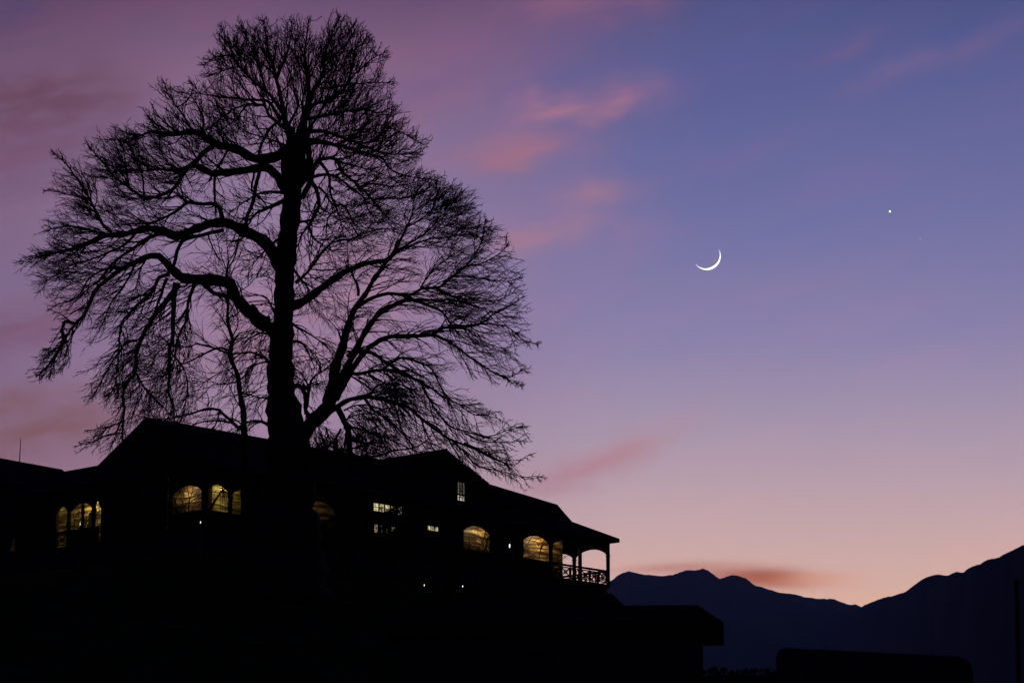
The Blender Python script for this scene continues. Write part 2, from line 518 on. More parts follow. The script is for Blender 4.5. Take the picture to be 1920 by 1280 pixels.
def post(F, u, w=0.20, q=0.0, top=ZT + 0.1):
    mb = MB(); boxf(mb, F, u - w / 2, u + w / 2, q - 0.02, q + 0.16, FLOOR, top)
    boxf(mb, F, u - w / 2 - 0.03, u + w / 2 + 0.03, q - 0.05, q + 0.19, 1.02, 1.10)
    LP(mb, 'post', M_WOOD)


def railing(F, u0, u1, q=0.04, panels=3):
    r = MB(); boxf(r, F, u0, u1, q - 0.03, q + 0.09, -0.09, 0.04); boxf(r, F, u0, u1, q, q + 0.06, FLOOR + 0.10, FLOOR + 0.16)
    boxf(r, F, u0, u1, q, q + 0.05, -0.22, -0.15)
    w = (u1 - u0) / panels
    def bar(a, b, za, zb, t=0.042):
        r.tube([F(a, q + 0.03, za), F(b, q + 0.03, zb)], t, 4)
    zb, zt = FLOOR + 0.14, -0.16
    zm = (zb + zt) / 2; hh = (zt - zb) / 2
    for k in range(panels):
        a = u0 + k * w; b = a + w; c = (a + b) / 2
        boxf(r, F, a - 0.025, a + 0.025, q, q + 0.06, FLOOR, 0.0)
        bar(a + 0.03, b - 0.03, zb, zt); bar(a + 0.03, b - 0.03, zt, zb)
        for e in (a + w * 0.10, b - w * 0.10): bar(e, e, zb, zt, 0.03)
        pts = [F(c + math.cos(t) * w * 0.17, q + 0.03, zm + math.sin(t) * hh * 0.42) for t in np.linspace(0, 2 * math.pi, 17)]
        r.tube(pts, 0.030, 4, cap=False)
    LP(r, 'railing', M_WOOD)


def solid_rail(F, u0, u1):
    # boarded balustrade under a hand rail
    r = MB(); boxf(r, F, u0, u1, -0.03, 0.10, -0.06, 0.03)
    n = max(2, int((u1 - u0) / 0.16)); w = (u1 - u0) / n
    for k in range(n): boxf(r, F, u0 + k * w + 0.006, u0 + (k + 1) * w - 0.006, 0.02, 0.05 + 0.01 * (k % 2), FLOOR, -0.06)
    LP(r, 'railing', M_WOOD)


def closed_bay(F, u0, u1):
    m = MB(); n = max(2, int((u1 - u0) / 0.22)); w = (u1 - u0) / n
    for k in range(n): boxf(m, F, u0 + k * w + 0.005, u0 + (k + 1) * w - 0.005, 0.10 + 0.012 * (k % 2), 0.2, FLOOR, ZT + 0.1)
    return m


def lamp_light(p, energy, col=(1.0, 0.72, 0.36), r=0.08):
    d = bpy.data.lights.new('lamp_light', 'POINT'); d.energy = energy; d.color = col; d.shadow_soft_size = r
    o = bpy.data.objects.new('lamp_light', d); COL.objects.link(o); o.location = p
    return o


def hanging_lamp(F, u, q, z, energy, label, col=(1.0, 0.78, 0.42), bulb=M_BULB, r=0.05):
    p = F(u, q, z)
    t = thing('ceiling_lamp', label, 'lamp', p, 'small lamps in the galleries')
    s_ = MB(); top = p + ZV * 0.10
    s_.tube([p + ZV * 0.02, p + ZV * 0.09], [0.15, 0.05], 10, cap=False); s_.build('lamp_shade', M_METAL, t, origin=tuple(p))
    c = MB(); c.tube([top, F(u, q, ZT - 0.02)], 0.012, 5); c.build('cord', M_METAL, t, origin=tuple(p))
    bm = bmesh.new(); bmesh.ops.create_icosphere(bm, subdivisions=2, radius=r)
    me = bpy.data.meshes.new('bulb'); bm.to_mesh(me); bm.free(); me.materials.append(bulb)
    b = bpy.data.objects.new('bulb', me); COL.objects.link(b); b.parent = t; b.location = (0, 0, -0.02)
    l = lamp_light((0, 0, -0.14), energy, col); l.parent = t
    return t


def room(F, u0, u1, mat, q1=GQ, left=True, right=True):
    """recess behind an open bay: boarded back wall, partitions, floor and ceiling"""
    m = MB(); boxf(m, F, u0, u1, q1, q1 + 0.12, FLOOR, ZT)
    LP(m, 'gallery_wall', mat)
    for on, a in ((left, u0 - 0.05), (right, u1)):
        if on:
            m = MB(); boxf(m, F, a, a + 0.05, 0.21, q1 + 0.12, FLOOR, ZT); LP(m, 'partition', mat)


def window(F, u0, u1, z0, z1, nu, nz, pane, q=0.0, fr=0.05, bar=0.022):
    """a lit window: frame with glazing bars, pane behind it"""
    m = MB()
    boxf(m, F, u0 - fr, u0, q - 0.05, q + 0.06, z0 - fr, z1 + fr); boxf(m, F, u1, u1 + fr, q - 0.05, q + 0.06, z0 - fr, z1 + fr)
    boxf(m, F, u0, u1, q - 0.05, q + 0.06, z1, z1 + fr); boxf(m, F, u0, u1, q - 0.08, q + 0.06, z0 - fr, z0)
    for k in range(1, nu):
        u = u0 + (u1 - u0) * k / nu; boxf(m, F, u - bar, u + bar, q - 0.02, q + 0.03, z0, z1)
    for k in range(1, nz):
        z = z0 + (z1 - z0) * k / nz; boxf(m, F, u0, u1, q - 0.018, q + 0.028, z - 0.018, z + 0.018)
    w = LP(m, 'window', M_WOOD)
    p = MB(); boxf(p, F, u0, u1, q + 0.035, q + 0.05, z0, z1)
    LP(p, 'pane', pane, w)


# floor deck, plinth, ceiling
m = MB(); boxso(m, 0, 37.6, 0, 11.4, FLOOR - 0.25, FLOOR - 0.003); boxso(m, 0, 8, 11.4, 20, FLOOR - 0.25, FLOOR - 0.003)
LP(m, 'floor', M_WOOD)
m = MB(); boxso(m, 0.12, 37.4, 0.12, 11.2, -4.6, FLOOR - 0.252); boxso(m, 0.12, 7.9, 11.2, 19.9, -4.6, FLOOR - 0.252)
LP(m, 'plinth', M_STONE)
m = MB(); boxso(m, 0.0, 37.5, 0.0, 6.4, ZT + 0.11, ZT + 0.17); boxso(m, 0, 6.0, 6.4, 20, ZT + 0.11, ZT + 0.17)
LP(m, 'ceiling', M_WOOD)

# inner walls that close the volume behind the galleries
m = MB()
boxso(m, GQ + 0.01, 2.42, GQ + 0.01, 2.42, FLOOR, ZT + 0.1)
boxso(m, 2.43, 34.9, GQ + 0.13, GQ + 0.25, FLOOR, ZT + 0.1)
boxso(m, GQ + 0.13, GQ + 0.25, 2.43, 20, FLOOR, ZT + 0.1)
boxso(m, 34.78, 34.9, GQ + 0.25, 6.2, FLOOR, ZT + 0.1)
boxso(m, 2.3, 34.9, 11.0, 11.2, FLOOR, ZT + 0.1)
boxso(m, 26.0, 26.2, 6.2, 11.0, FLOOR, ZT + 0.1)
boxso(m, 26.2, 34.9, 6.1, 6.22, FLOOR, ZT + 0.1)
boxso(m, 0.1, 7.8, 19.8, 20.0, FLOOR, ZT + 0.1)
boxso(m, 7.7, 7.85, 11.2, 19.8, FLOOR, ZT + 0.1)
# ground-floor front walls of the cross wing
boxso(m, 14.0, 14.28, 0.0, 0.2, FLOOR, ZT + 0.1); boxso(m, 17.0, 19.25, 0.0, 0.2, FLOOR, ZT + 0.1)
boxso(m, 14.28, 17.0, 0.0, 0.2, FLOOR, 0.14); boxso(m, 14.28, 17.0, 0.0, 0.2, 2.18, ZT + 0.1); boxso(m, 14.28, 17.0, 0.0, 0.2, 0.80, 1.54); boxso(m, 16.41, 17.0, 0.0, 0.2, 0.14, 0.80)
boxso(m, 19.25, 20.45, 0.0, 0.2, FLOOR, 0.84); boxso(m, 19.25, 20.45, 0.0, 0.2, 1.26, ZT + 0.1); boxso(m, 20.45, 22.5, 0.0, 0.2, FLOOR, ZT + 0.1)
boxso(m, 14.28, 20.45, 0.21, 0.3, FLOOR, ZT)
LP(m, 'wall', M_WOOD)

# long front, bay by bay
for u in (0.08, 2.07, 5.0, 8.0, 11.0, 13.9, 22.6, 25.5, 28.5, 31.48, 34.52, 37.5): post(FR, u)
# corner bays with a lamp (C)
arch_head(FR, 0.16, 1.99); solid_rail(FR, 0.16, 1.99); arch_head(FR, 2.15, 4.92); solid_rail(FR, 2.15, 4.92)
m = closed_bay(FR, 3.05, 4.92); LP(m, 'shutter', M_WOOD)
m = closed_bay(FR, 5.08, 7.92); LP(m, 'shutter', M_WOOD)
arch_head(FR, 8.08, 10.92); solid_rail(FR, 8.08, 10.92)
m = closed_bay(FR, 11.08, 13.82); LP(m, 'shutter', M_WOOD)
arch_head(FR, 22.68, 25.42); solid_rail(FR, 22.68, 25.42)
arch_head(FR, 28.58, 31.40); solid_rail(FR, 28.58, 31.40)
arch_head(FR, 31.56, 34.44); railing(FR, 31.56, 34.44)
arch_head(FR, 34.60, 37.42); railing(FR, 34.60, 37.42)
room(FR, 2.3, 7.9, M_PLANK2_GLINT, left=False); room(FR, 8.0, 13.8, M_PLANK_GLINT); room(FR, 22.6, 28.45, M_PLANK_GLINT, right=False)
m = closed_bay(FR, 25.58, 28.42); LP(m, 'shutter', M_WOOD)
room(FR, 28.56, 34.9, M_PLANK_GLINT, left=True, right=False)


# east end of the verandah
def FE(u, q, z): return B(37.57 - q, u, z)


for u in (3.2, 6.3): post(FE, u, q=0.0)
arch_head(FE, 0.2, 3.12); railing(FE, 0.2, 3.12); arch_head(FE, 3.28, 6.22); railing(FE, 3.28, 6.22)

# left end
for u in (0.26, 3.3, 6.3, 9.3, 10.62, 13.06, 14.35, 16.3, 18.2, 19.9): post(FL, u)
post(FL, 11.72, 0.12)
arch_head(FL, 0.34, 3.22); solid_rail(FL, 0.34, 3.22)
for a, b in ((3.72, 6.13), (6.38, 9.22), (16.38, 18.12), (18.28, 19.82)):
    m = closed_bay(FL, a, b); LP(m, 'shutter', M_WOOD)
m = closed_bay(FL, 9.38, 9.98); LP(m, 'shutter', M_WOOD)
arch_head(FL, 10.0, 10.54); solid_rail(FL, 10.0, 10.54)
arch_head(FL, 10.70, 12.98); solid_rail(FL, 10.70, 12.98)
arch_head(FL, 13.14, 14.27); railing(FL, 13.14, 14.27, panels=1)
m = closed_bay(FL, 14.62, 16.22); LP(m, 'shutter', M_WOOD)
room(FL, 2.3, 6.25, M_PLANK_GLINT, left=False)
room(FL, 9.9, 16.25, M_PLANK2_GLINT, q1=1.7)
# dark framed doorway in the bright back wall of the left wing
m = MB(); boxf(m, FL, 12.32, 13.02, 1.60, 1.695, FLOOR, 1.36); d_ = LP(m, 'door', M_WOOD)
m = MB(); boxf(m, FL, 12.26, 12.32, 1.58, 1.695, FLOOR, 1.42); boxf(m, FL, 13.02, 13.08, 1.58, 1.695, FLOOR, 1.42); boxf(m, FL, 12.32, 13.02, 1.58, 1.695, 1.36, 1.42)
LP(m, 'door_frame', M_PLANK2_GLINT, d_)

# lit windows
window(FL, 18.45, 19.5, -0.75, 0.12, 2, 1, M_PANE_BROWN, q=0.06)
window(FR, 14.35, 16.95, 1.60, 2.12, 5, 2, M_PANE, q=0.08, bar=0.045)
window(FR, 14.42, 16.35, 0.22, 0.74, 4, 2, M_PANE, q=0.08, bar=0.13)
window(FR, 19.32, 20.38, 0.90, 1.20, 3, 1, M_PANE, q=0.08)

# roofs ---------------------------------------------------------------
RZ = 6.33
TH_R = 0.16
# main gable roof, ridge along the long front
m = MB()
ev = 2.73
m.slab([B(-0.12, -0.85, ev), B(24.0, -0.85, ev), B(24.0, 5.7, RZ), B(-0.12, 5.7, RZ)], TH_R)
m.slab([B(-0.12, 10.4, 3.74), B(-0.12, 5.7, RZ + 0.001), B(8.3, 5.7, RZ + 0.001), B(8.3, 10.4, 3.74)], TH_R)
m.slab([B(8.3, 12.1, 2.80), B(8.3, 5.7, RZ + 0.001), B(27.0, 5.7, RZ + 0.001), B(27.0, 12.1, 2.80)], TH_R)
m.tube([B(-0.12, 5.7, RZ), B(24.0, 5.7, RZ)], 0.09, 8)
LP(m, 'roof', M_ROOF)
# gable wall over the left end
m = MB(); m.hull([B(0.02, 0.0, ZT + 0.18), B(0.02, 10.3, ZT + 0.18), B(0.02, 10.3, 3.5), B(0.02, 5.7, RZ - 0.25), B(0.02, 0.0, 2.95)],
                 [B(0.2, 0.0, ZT + 0.18), B(0.2, 10.3, ZT + 0.18), B(0.2, 10.3, 3.5), B(0.2, 5.7, RZ - 0.25), B(0.2, 0.0, 2.95)])
LP(m, 'gable_wall', M_WOOD)
# cross wing: ridge runs back from the long front
m = MB(); g0 = -0.45; sl = 0.445; gz = 6.34; gs = 20.62
m.slab([B(gs, g0, gz), B(gs + 6.6, g0, gz - sl * 6.6), B(gs + 6.6, 7.0, gz - sl * 6.6), B(gs, 7.0, gz)], TH_R)
m.slab([B(gs - 6.6, g0, gz - sl * 6.6), B(gs, g0, gz + 0.001), B(gs, 7.0, gz + 0.001), B(gs - 6.6, 7.0, gz - sl * 6.6)], TH_R)
m.tube([B(gs, g0, gz), B(gs, 6.0, gz)], 0.08, 8)
LP(m, 'roof', M_ROOF)
gw = [(14.3, ZT + 0.18), (26.9, ZT + 0.18), (26.9, 3.3), (gs, gz - 0.25), (14.3, 3.3)]
m = MB(); m.hull([B(s_, 0.03, z) for s_, z in gw], [B(s_, 0.2, z) for s_, z in gw])
LP(m, 'gable_wall', M_WOOD)
window(FR, 22.05, 22.78, 3.62, 4.40, 3, 2, M_PANE_DIM, q=-0.03)
window(FR, 22.05, 22.78, 3.05, 3.52, 3, 1, M_PANE_W, q=-0.03)
# east wing: steep hipped cap above a lower skirt roof
E_ = (38.05, -0.5, 2.30); K_ = (35.68, 1.80, 3.47); B_ = (34.92, 2.50, 4.66); A_ = (23.5, 0.75, 5.05)
ob = 6.9
m = MB()
def S3(p): return B(*p)
Kb = (35.68, 4.6, 3.47); Eb = (38.05, ob, 2.30); Bb = (34.92, 3.6, 4.60); Kl = (24.5, 1.05, 3.65); El = (22.0, -0.5, 2.30)
m.slab([S3(El), S3(E_), S3(K_), S3(Kl)], 0.14)
m.slab([S3(E_), S3(Eb), S3(Kb), S3(K_)], 0.14)
m.slab([S3(Eb), B(24, ob, 2.30), B(24, 4.6, 3.47), S3(Kb)], 0.14)
m.slab([S3(Kl), S3(K_), S3(B_), S3(A_)], 0.12)
m.slab([S3(K_), S3(Kb), S3(Bb), S3(B_)], 0.12)
m.slab([S3(Kb), B(24, 4.6, 3.47), B(24, 3.6, 5.0), S3(Bb)], 0.12)
m.slab([S3(A_), S3(B_), S3(Bb), B(24, 3.6, 5.0)], 0.12)
LP(m, 'roof', M_ROOF)
m = MB(); m.hull([S3((22.0, -0.52, 2.02)), S3((38.08, -0.52, 2.02)), S3((38.08, -0.44, 2.02)), S3((22.0, -0.44, 2.02))],
                 [S3((22.0, -0.52, 2.29)), S3((38.08, -0.52, 2.29)), S3((38.08, -0.44, 2.29)), S3((22.0, -0.44, 2.29))])
boxso(m, 38.0, 38.08, -0.44, ob, 2.02, 2.285)
boxso(m, -0.12, 21.9, -0.90, -0.86, 2.46, 2.70)
LP(m, 'fascia', M_WOOD)
# left wing roof
m = MB(); wz = 4.44
m.slab([B(-0.5, 10.45, 2.62), B(2.0, 10.45, wz), B(2.0, 20.4, wz), B(-0.5, 20.4, 2.62)][::-1], 0.14)
m.slab([B(2.0, 10.45, wz + 0.001), B(8.2, 10.45, 2.6), B(8.2, 20.4, 2.6), B(2.0, 20.4, wz + 0.001)][::-1], 0.14)
LP(m, 'roof', M_ROOF)
m = MB(); boxso(m, -0.05, 0.14, 10.2, 20.0, ZT + 0.12, 2.6); LP(m, 'fascia', M_WOOD)

# gallery lamps (the lit bays of the photograph)
hanging_lamp(FL, 3.7, 1.3, 2.08, 26, 'bulb under the arch left of the lodge corner', r=0.03)
hanging_lamp(FR, 3.0, 1.3, 2.08, 40, 'bulb behind the arch right of the lodge corner', (1.0, 0.80, 0.34), r=0.03)
hanging_lamp(FL, 12.7, 1.0, 2.08, 58, 'bulb inside the brightest bay at the far left', (1.0, 0.70, 0.28), r=0.03)
hanging_lamp(FL, 11.3, 1.1, 2.08, 22, 'bulb in the narrow bay at the far left', (1.0, 0.84, 0.6), r=0.03)
hanging_lamp(FL, 15.8, 0.9, 2.08, 5, 'dim bulb behind the thin slot at the far left', r=0.03)
hanging_lamp(FR, 9.9, 1.3, 2.08, 14, 'dim bulb in the bay right of the big tree trunk', r=0.03)
hanging_lamp(FR, 26.2, 1.2, 2.08, 34, 'bulb behind the arch under the cross gable', r=0.03)
hanging_lamp(FR, 32.3, 1.2, 2.08, 78, 'bulb under the verandah arch nearest the open end', (1.0, 0.76, 0.36), r=0.03)


def wall_lamp(F, u, q, z, energy, label):
    p = F(u, q, z)
    t = thing('wall_lamp', label, 'lamp', p)
    m = MB(); boxf(m, F, u - 0.05, u + 0.05, q + 0.02, q + 0.12, z - 0.12, z + 0.16); m.build('bracket', M_METAL, t, origin=tuple(p))
    m = MB(); m.tube([p - ZV * 0.16, p - ZV * 0.02, p + ZV * 0.12], [0.02, 0.045, 0.03], 8); m.build('bulb', M_BULB_C, t, origin=tuple(p))
    l = lamp_light(F(u, q - 0.25, z) - p, energy, (1.0, 0.9, 0.7)); l.parent = t


wall_lamp(FR, 27.25, 0.02, 0.72, 0.2, 'bright white wall lamp in the dark bay left of the last lit arch')

p_ = FL(13.0, 1.0, 0.60)
t_ = thing('table_lamp', 'small glowing table lamp in the brightest bay at the far left', 'lamp', tuple(FL(13.0, 1.0, FLOOR)))
m = MB(); boxf(m, FL, 12.75, 13.25, 0.75, 1.25, 0.30, 0.34); boxf(m, FL, 12.96, 13.04, 0.96, 1.04, FLOOR, 0.30); m.build('stand', M_WOOD, t_, origin=tuple(t_.location))
m = MB(); m.tube([p_ - ZV * 0.10, p_ + ZV * 0.12], [0.09, 0.05], 10); m.build('lamp_shade', M_BULB, t_, origin=tuple(t_.location))

# ------------------------------------------------------------------ house behind, left
def house_left():
    o0 = 23.0
    def onp(px, py, o):
        p0 = C0 + o * dL; n = dL; r = ray(px, py); t = np.dot(p0 - EYE, n) / np.dot(r, n); q = EYE + r * t
        return np.dot(q - C0, dR), q[2] - C0[2]
    s1, z1 = onp(116, 879.5, o0); s0, z0 = onp(-160, 829, o0)
    z = (z1 + z0) / 2
    base = B(s0, o0, 0); base[2] = C0[2] - 1.5
    t = thing('plain_house', 'dark low house at the far left with a straight roof edge and mast', 'building', tuple(base))
    w = 4.5
    m = MB(); m.slab([B(s0, o0 - w, z0 - 2.6), B(s1, o0 - w, z1 - 2.6), B(s1, o0, z1), B(s0, o0, z0)], 0.2)
    m.slab([B(s0, o0, z0 + .001), B(s1, o0, z1 + .001), B(s1, o0 + w, z1 - 2.6), B(s0, o0 + w, z0 - 2.6)], 0.2)
    m.build('roof', M_ROOF, t, origin=tuple(base))
    g = [(o0 - w + .5, -3.0), (o0 + w - .5, -3.0), (o0 + w - .5, z1 - 2.75), (o0, z1 - 0.3), (o0 - w + .5, z1 - 2.75)]
    m = MB(); m.hull([B(s0 + .5, o, zz) for o, zz in g], [B(s1 - .5, o, zz) for o, zz in g])
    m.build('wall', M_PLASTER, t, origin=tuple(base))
    # mast
    r_ = ray(37, 862); sm, zm = onp(36.5, 865, o0)
    p = B(sm, o0, zm - 0.2); _s, zt = onp(38.8, 823, o0); q = B(_s, o0, zt)
    a = MB(); a.tube([p, p * .6 + q * .4, q], [0.040, 0.032, 0.022], 6)
    an = a.build('antenna_mast', M_METAL, None, origin=tuple(p))
    tag(an, 'thin antenna mast standing on the roof at the far left', 'antenna')


house_left()


# ------------------------------------------------------------------ trees
def catmull(P, step=8.0):
    P = np.asarray(P, float); out = [P[0]]
    if len(P) == 2:
        n = max(2, int(np.linalg.norm(P[1] - P[0]) / step)); return np.array([P[0] + (P[1] - P[0]) * i / n for i in range(n + 1)])
    Q = np.vstack([2 * P[0] - P[1], P, 2 * P[-1] - P[-2]])
    for i in range(1, len(Q) - 2):
        n = max(1, int(np.linalg.norm((Q[i + 1] - Q[i])[:2]) / step))
        for k in range(1, n + 1):
            t = k / n; a, b, c, d = Q[i - 1], Q[i], Q[i + 1], Q[i + 2]
            out.append(0.5 * ((2 * b) + (c - a) * t + (2 * a - 5 * b + 4 * c - d) * t * t + (3 * b - a - 3 * c + d) * t ** 3))
    return np.array(out)


OUT = [(30, 490), (75, 455), (70, 400), (100, 360), (72, 315), (100, 285), (150, 290), (165, 255), (210, 240), (262, 232), (275, 185), (298, 152), (350, 155), (388, 150), (375, 125),
       (395, 95), (412, 52), (450, 42), (490, 28), (540, 27), (572, 42), (620, 25), (650, 35), (672, 52), (702, 80), (727, 98), (718, 130), (742, 155), (738, 192), (765, 188), (778, 230),
       (802, 270), (792, 292), (775, 310), (802, 320), (850, 342), (892, 362), (902, 400), (938, 430), (962, 468), (988, 488), (968, 520), (988, 560), (1000, 605), (1008, 645), (975, 655),
       (988, 700), (972, 724), (925, 722), (900, 750), (935, 785), (986, 800), (988, 826), (962, 835), (950, 858), (1014, 888), (975, 912), (920, 905), (880, 880), (830, 900), (560, 900), (420, 900),
       (230, 900), (195, 880), (140, 838), (190, 800), (158, 745), (148, 690), (205, 640), (160, 640), (132, 690), (60, 716), (75, 670), (112, 620), (82, 560), (48, 540)]
GW, GH = 1060, 940


def raster(poly):
    yy, xx = np.mgrid[0:GH, 0:GW]; inside = np.zeros((GH, GW), bool)
    n = len(poly)
    for i in range(n):
        x1, y1 = poly[i]; x2, y2 = poly[(i + 1) % n]
        if y1 == y2: continue
        c = ((y1 > yy) != (y2 > yy)) & (xx < (x2 - x1) * (yy - y1) / (y2 - y1) + x1)
        inside ^= c
    return inside


MASK = raster(OUT)
CL = [(215, 345, 40), (262, 285, 40), (600, 130, 60), (480, 95, 45), (690, 260, 55), (835, 375, 60), (680, 400, 40), (738, 735, 40), (300, 270, 40), (190, 380, 40),
      (425, 235, 45), (640, 85, 45), (440, 110, 40), (870, 420, 50), (110, 470, 50), (690, 825, 35), (620, 830, 35), (850, 560, 50), (330, 300, 40), (640, 210, 45), (100, 660, 35), (270, 700, 50)]
DENS = np.ones((GH, GW), np.float32)
_yy, _xx = np.mgrid[0:GH, 0:GW]
for cx_, cy_, r_ in CL: DENS += 1.35 * np.exp(-((_xx - cx_) ** 2 + (_yy - cy_) ** 2) / (r_ * r_))
DENS *= 1 - 0.12 * ((_xx > 640) & (_yy > 430))
# open windows of sky between the boughs
for cx_, cy_, r_ in [(420, 470, 45), (700, 560, 26), (570, 620, 30), (405, 350, 28), (455, 360, 22), (430, 760, 40), (480, 560, 30), (390, 600, 25), (330, 470, 25), (180, 640, 35), (560, 460, 14)]:
    DENS *= 1 - 0.75 * np.exp(-((_xx - cx_) ** 2 + (_yy - cy_) ** 2) / (r_ * r_))


class TreeGen:
    def __init__(s, t0, centre, seed):
        s.target = 1.5; s.t0 = t0; s.c = np.array(centre, float); s.r = np.random.RandomState(seed)
        s.cov = np.zeros((GH // 16 + 2, GW // 16 + 2)); s.limbs = []; s.A = []; s.Bq = []; s.ra = []; s.rb = []
    def world(s, P):                     # (x px, y px, w px of depth) -> world
        P = np.asarray(P, float).reshape(-1, 3)
        t = s.t0 * (1 + P[:, 2] / FPX)
        a = (P[:, 0] - 960) / FPX; b = (640 - P[:, 1]) / FPX
        R = np.stack([a, math.cos(TH) - b * math.sin(TH), math.sin(TH) + b * math.cos(TH)], -1)
        return EYE + R * t[:, None]
    def depth_near(s, p):
        best = 0.0; bd = 1e9
        for L in s.limbs:
            d = np.hypot(L[0][:, 0] - p[0], L[0][:, 1] - p[1]); i = d.argmin()
            if d[i] < bd: bd = d[i]; best = L[0][i, 2]
        return best if bd < 45 else 0.0
    def limb(s, pts, r0, r1, wend=None, bare=0.2, dens=1.0):
        P = catmull(pts, 7.0)
        seg = np.r_[0, np.cumsum(np.hypot(*np.diff(P, axis=0).T))]; f = seg / seg[-1]
        w0 = s.depth_near(P[0]) if s.limbs else 0.0
        if wend is None: wend = s.r.uniform(-0.65, 0.65)
        w = w0 + wend * seg * np.minimum(1, 0.4 + 0.6 * f)
        # small natural wobble in depth
        w += 6 * np.sin(f * 9 + s.r.rand() * 6) * f
        Q = np.column_stack([P, w])
        j = s.r.randn(len(Q), 2); j = np.cumsum(j, 0); j = j - np.linspace(0, 1, len(Q))[:, None] * j[-1]
        Q[:, :2] += j * 0.5
        rr = r0 + (r1 - r0) * f ** 0.8
        s.limbs.append((Q, rr, bare, dens))
        return Q, rr
    def seg(s, a, b, ra, rb, count=False):
        if count:
            i, j = int(a[1]) // 16, int(a[0]) // 16
            if 0 <= i < s.cov.shape[0] and 0 <= j < s.cov.shape[1]: s.cov[i, j] += np.hypot(b[0] - a[0], b[1] - a[1]) * (ra + rb) / 256.0
        s.A.append(a); s.Bq.append(b); s.ra.append(ra); s.rb.append(rb)
    def grow(s, p, d, L, step, r0, r1, wob, out, grav):
        r = s.r; n = max(2, int(L / step)); pts = [p]; q = p.copy(); d = d / np.linalg.norm(d)
        fz = r.uniform(0.86, 1.015)
        for k in range(n):
            o_ = q - s.c; o_[2] *= 0.6; o_ /= (np.linalg.norm(o_) + 1e-6)
            d = d + r.randn(3) * wob + o_ * out + np.array([0, grav, 0]); d /= np.linalg.norm(d)
            q = q + d * step * r.uniform(0.8, 1.2)
            x, y = int(s.c[0] + (q[0] - s.c[0]) / fz), int(s.c[1] + (q[1] - s.c[1]) / fz)
            pts.append(q)
            if fz and (x < 1 or y < 1 or x >= GW - 1 or y >= GH - 1 or not MASK[y, x]): break
        pts = np.array(pts); m = len(pts) - 1
        rad = np.linspace(r0, r0 + (r1 - r0) * min(1, m / n + 0.3), m + 1)
        for k in range(m): s.seg(pts[k], pts[k + 1], rad[k], rad[k + 1], True)
        return pts, rad
    def spawn(s, pts, rad, lev, start, spacing, dens=1.0):
        r = s.r
        D = np.diff(pts, axis=0); ln = np.linalg.norm(D, axis=1); cum = np.r_[0, np.cumsum(ln)]
        if cum[-1] < 4: return
        x = cum[-1] * start + r.rand() * spacing
        while x <= cum[-1]:
            i = min(np.searchsorted(cum, x) - 1, len(D) - 1); i = max(i, 0)
            p = pts[i] + D[i] * ((x - cum[i]) / max(ln[i], 1e-6)); T = D[i] / max(ln[i], 1e-6)
            gx, gy = min(max(int(p[0]), 0), GW - 1), min(max(int(p[1]), 0), GH - 1)
            dd = float(DENS[gy, gx]) * dens
            x += spacing * r.uniform(0.6, 1.4) / max(0.4, min(2.0, dd))
            if r.rand() > 1.35 * (1 - s.cov[gy // 16, gx // 16] / (s.target * dd)): continue
            ax = r.randn(3); ax[2] *= 0.8; ax -= T * np.dot(ax, T); ax /= (np.linalg.norm(ax) + 1e-6)
            a = math.radians(r.uniform(22, 55))
            d = T * math.cos(a) + ax * math.sin(a)
            low = (p[1] - 430) / 400.0
            gr = 0.05 * max(-0.6, min(1.2, low))
            pr = rad[min(i, len(rad) - 1)]
            if lev == 1:
                L = r.uniform(42, 96); a0 = min(pr * 0.5, 1.7)
                q, rr = s.grow(p, d, L, 9, max(0.85, a0), 0.45, 0.11, 0.15, gr)
                s.spawn(q, rr, 2, 0.12, 8.5, dens)
            elif lev == 2:
                L = r.uniform(20, 48)
                q, rr = s.grow(p, d, L, 7.5, min(0.72, pr * 0.8), 0.40, 0.12, 0.13, gr)
                s.spawn(q, rr, 3, 0.15, 5.8, dens)
            else:
                s.grow(p, d, r.uniform(12, 30), 6.5, 0.42, 0.20, 0.11, 0.12, gr)
    def leaf_out(s, tips=True):
        LL = list(s.limbs); LL = [LL[i] for i in s.r.permutation(len(LL))]
        for Q, rr, bare, dens in LL:
            s.spawn(Q, rr, 1, bare, 12.0, dens)
            # the limb's own tip breaks up into twigs
            T = Q[-1] - Q[-3]; T /= np.linalg.norm(T)
            if tips and rr[-1] < 3:
                for _ in range(3):
                    d = T + s.r.randn(3) * 0.35
                    q, r2 = s.grow(Q[-1], d, s.r.uniform(25, 60), 8, max(0.7, rr[-1] * 0.8), 0.4, 0.14, 0.1, 0.0)
                    s.spawn(q, r2, 2, 0.05, 8.0, dens)
                    s.spawn(q, r2, 3, 0.05, 7.0, dens)
    def twig_mesh(s, name, parent, origin):
        A = s.world(np.array(s.A)); Bq = s.world(np.array(s.Bq)); k = s.t0 / FPX
        ra = np.array(s.ra) * k; rb = np.array(s.rb) * k
        d = Bq - A; d /= (np.linalg.norm(d, axis=1, keepdims=True) + 1e-9)
        up = np.where(np.abs(d[:, 2:3]) < 0.9, np.array([[0, 0, 1.0]]), np.array([[1.0, 0, 0]]))
        a = np.cross(d, up); a /= np.linalg.norm(a, axis=1, keepdims=True); b = np.cross(d, a)
        n = len(A); V = np.zeros((n, 6, 3))
        for j in range(3):
            t = 2 * math.pi * j / 3; e = a * math.cos(t) + b * math.sin(t)
            V[:, j] = A + e * ra[:, None]; V[:, 3 + j] = Bq + d * (rb[:, None] * 0.5) + e * rb[:, None]
        i0 = (np.arange(n) * 6)[:, None]
        F = np.concatenate([i0 + np.array([[j, (j + 1) % 3, 3 + (j + 1) % 3, 3 + j]]) for j in range(3)], 0)
        return link(name, V.reshape(-1, 3), F, M_TWIG, parent, origin=origin)
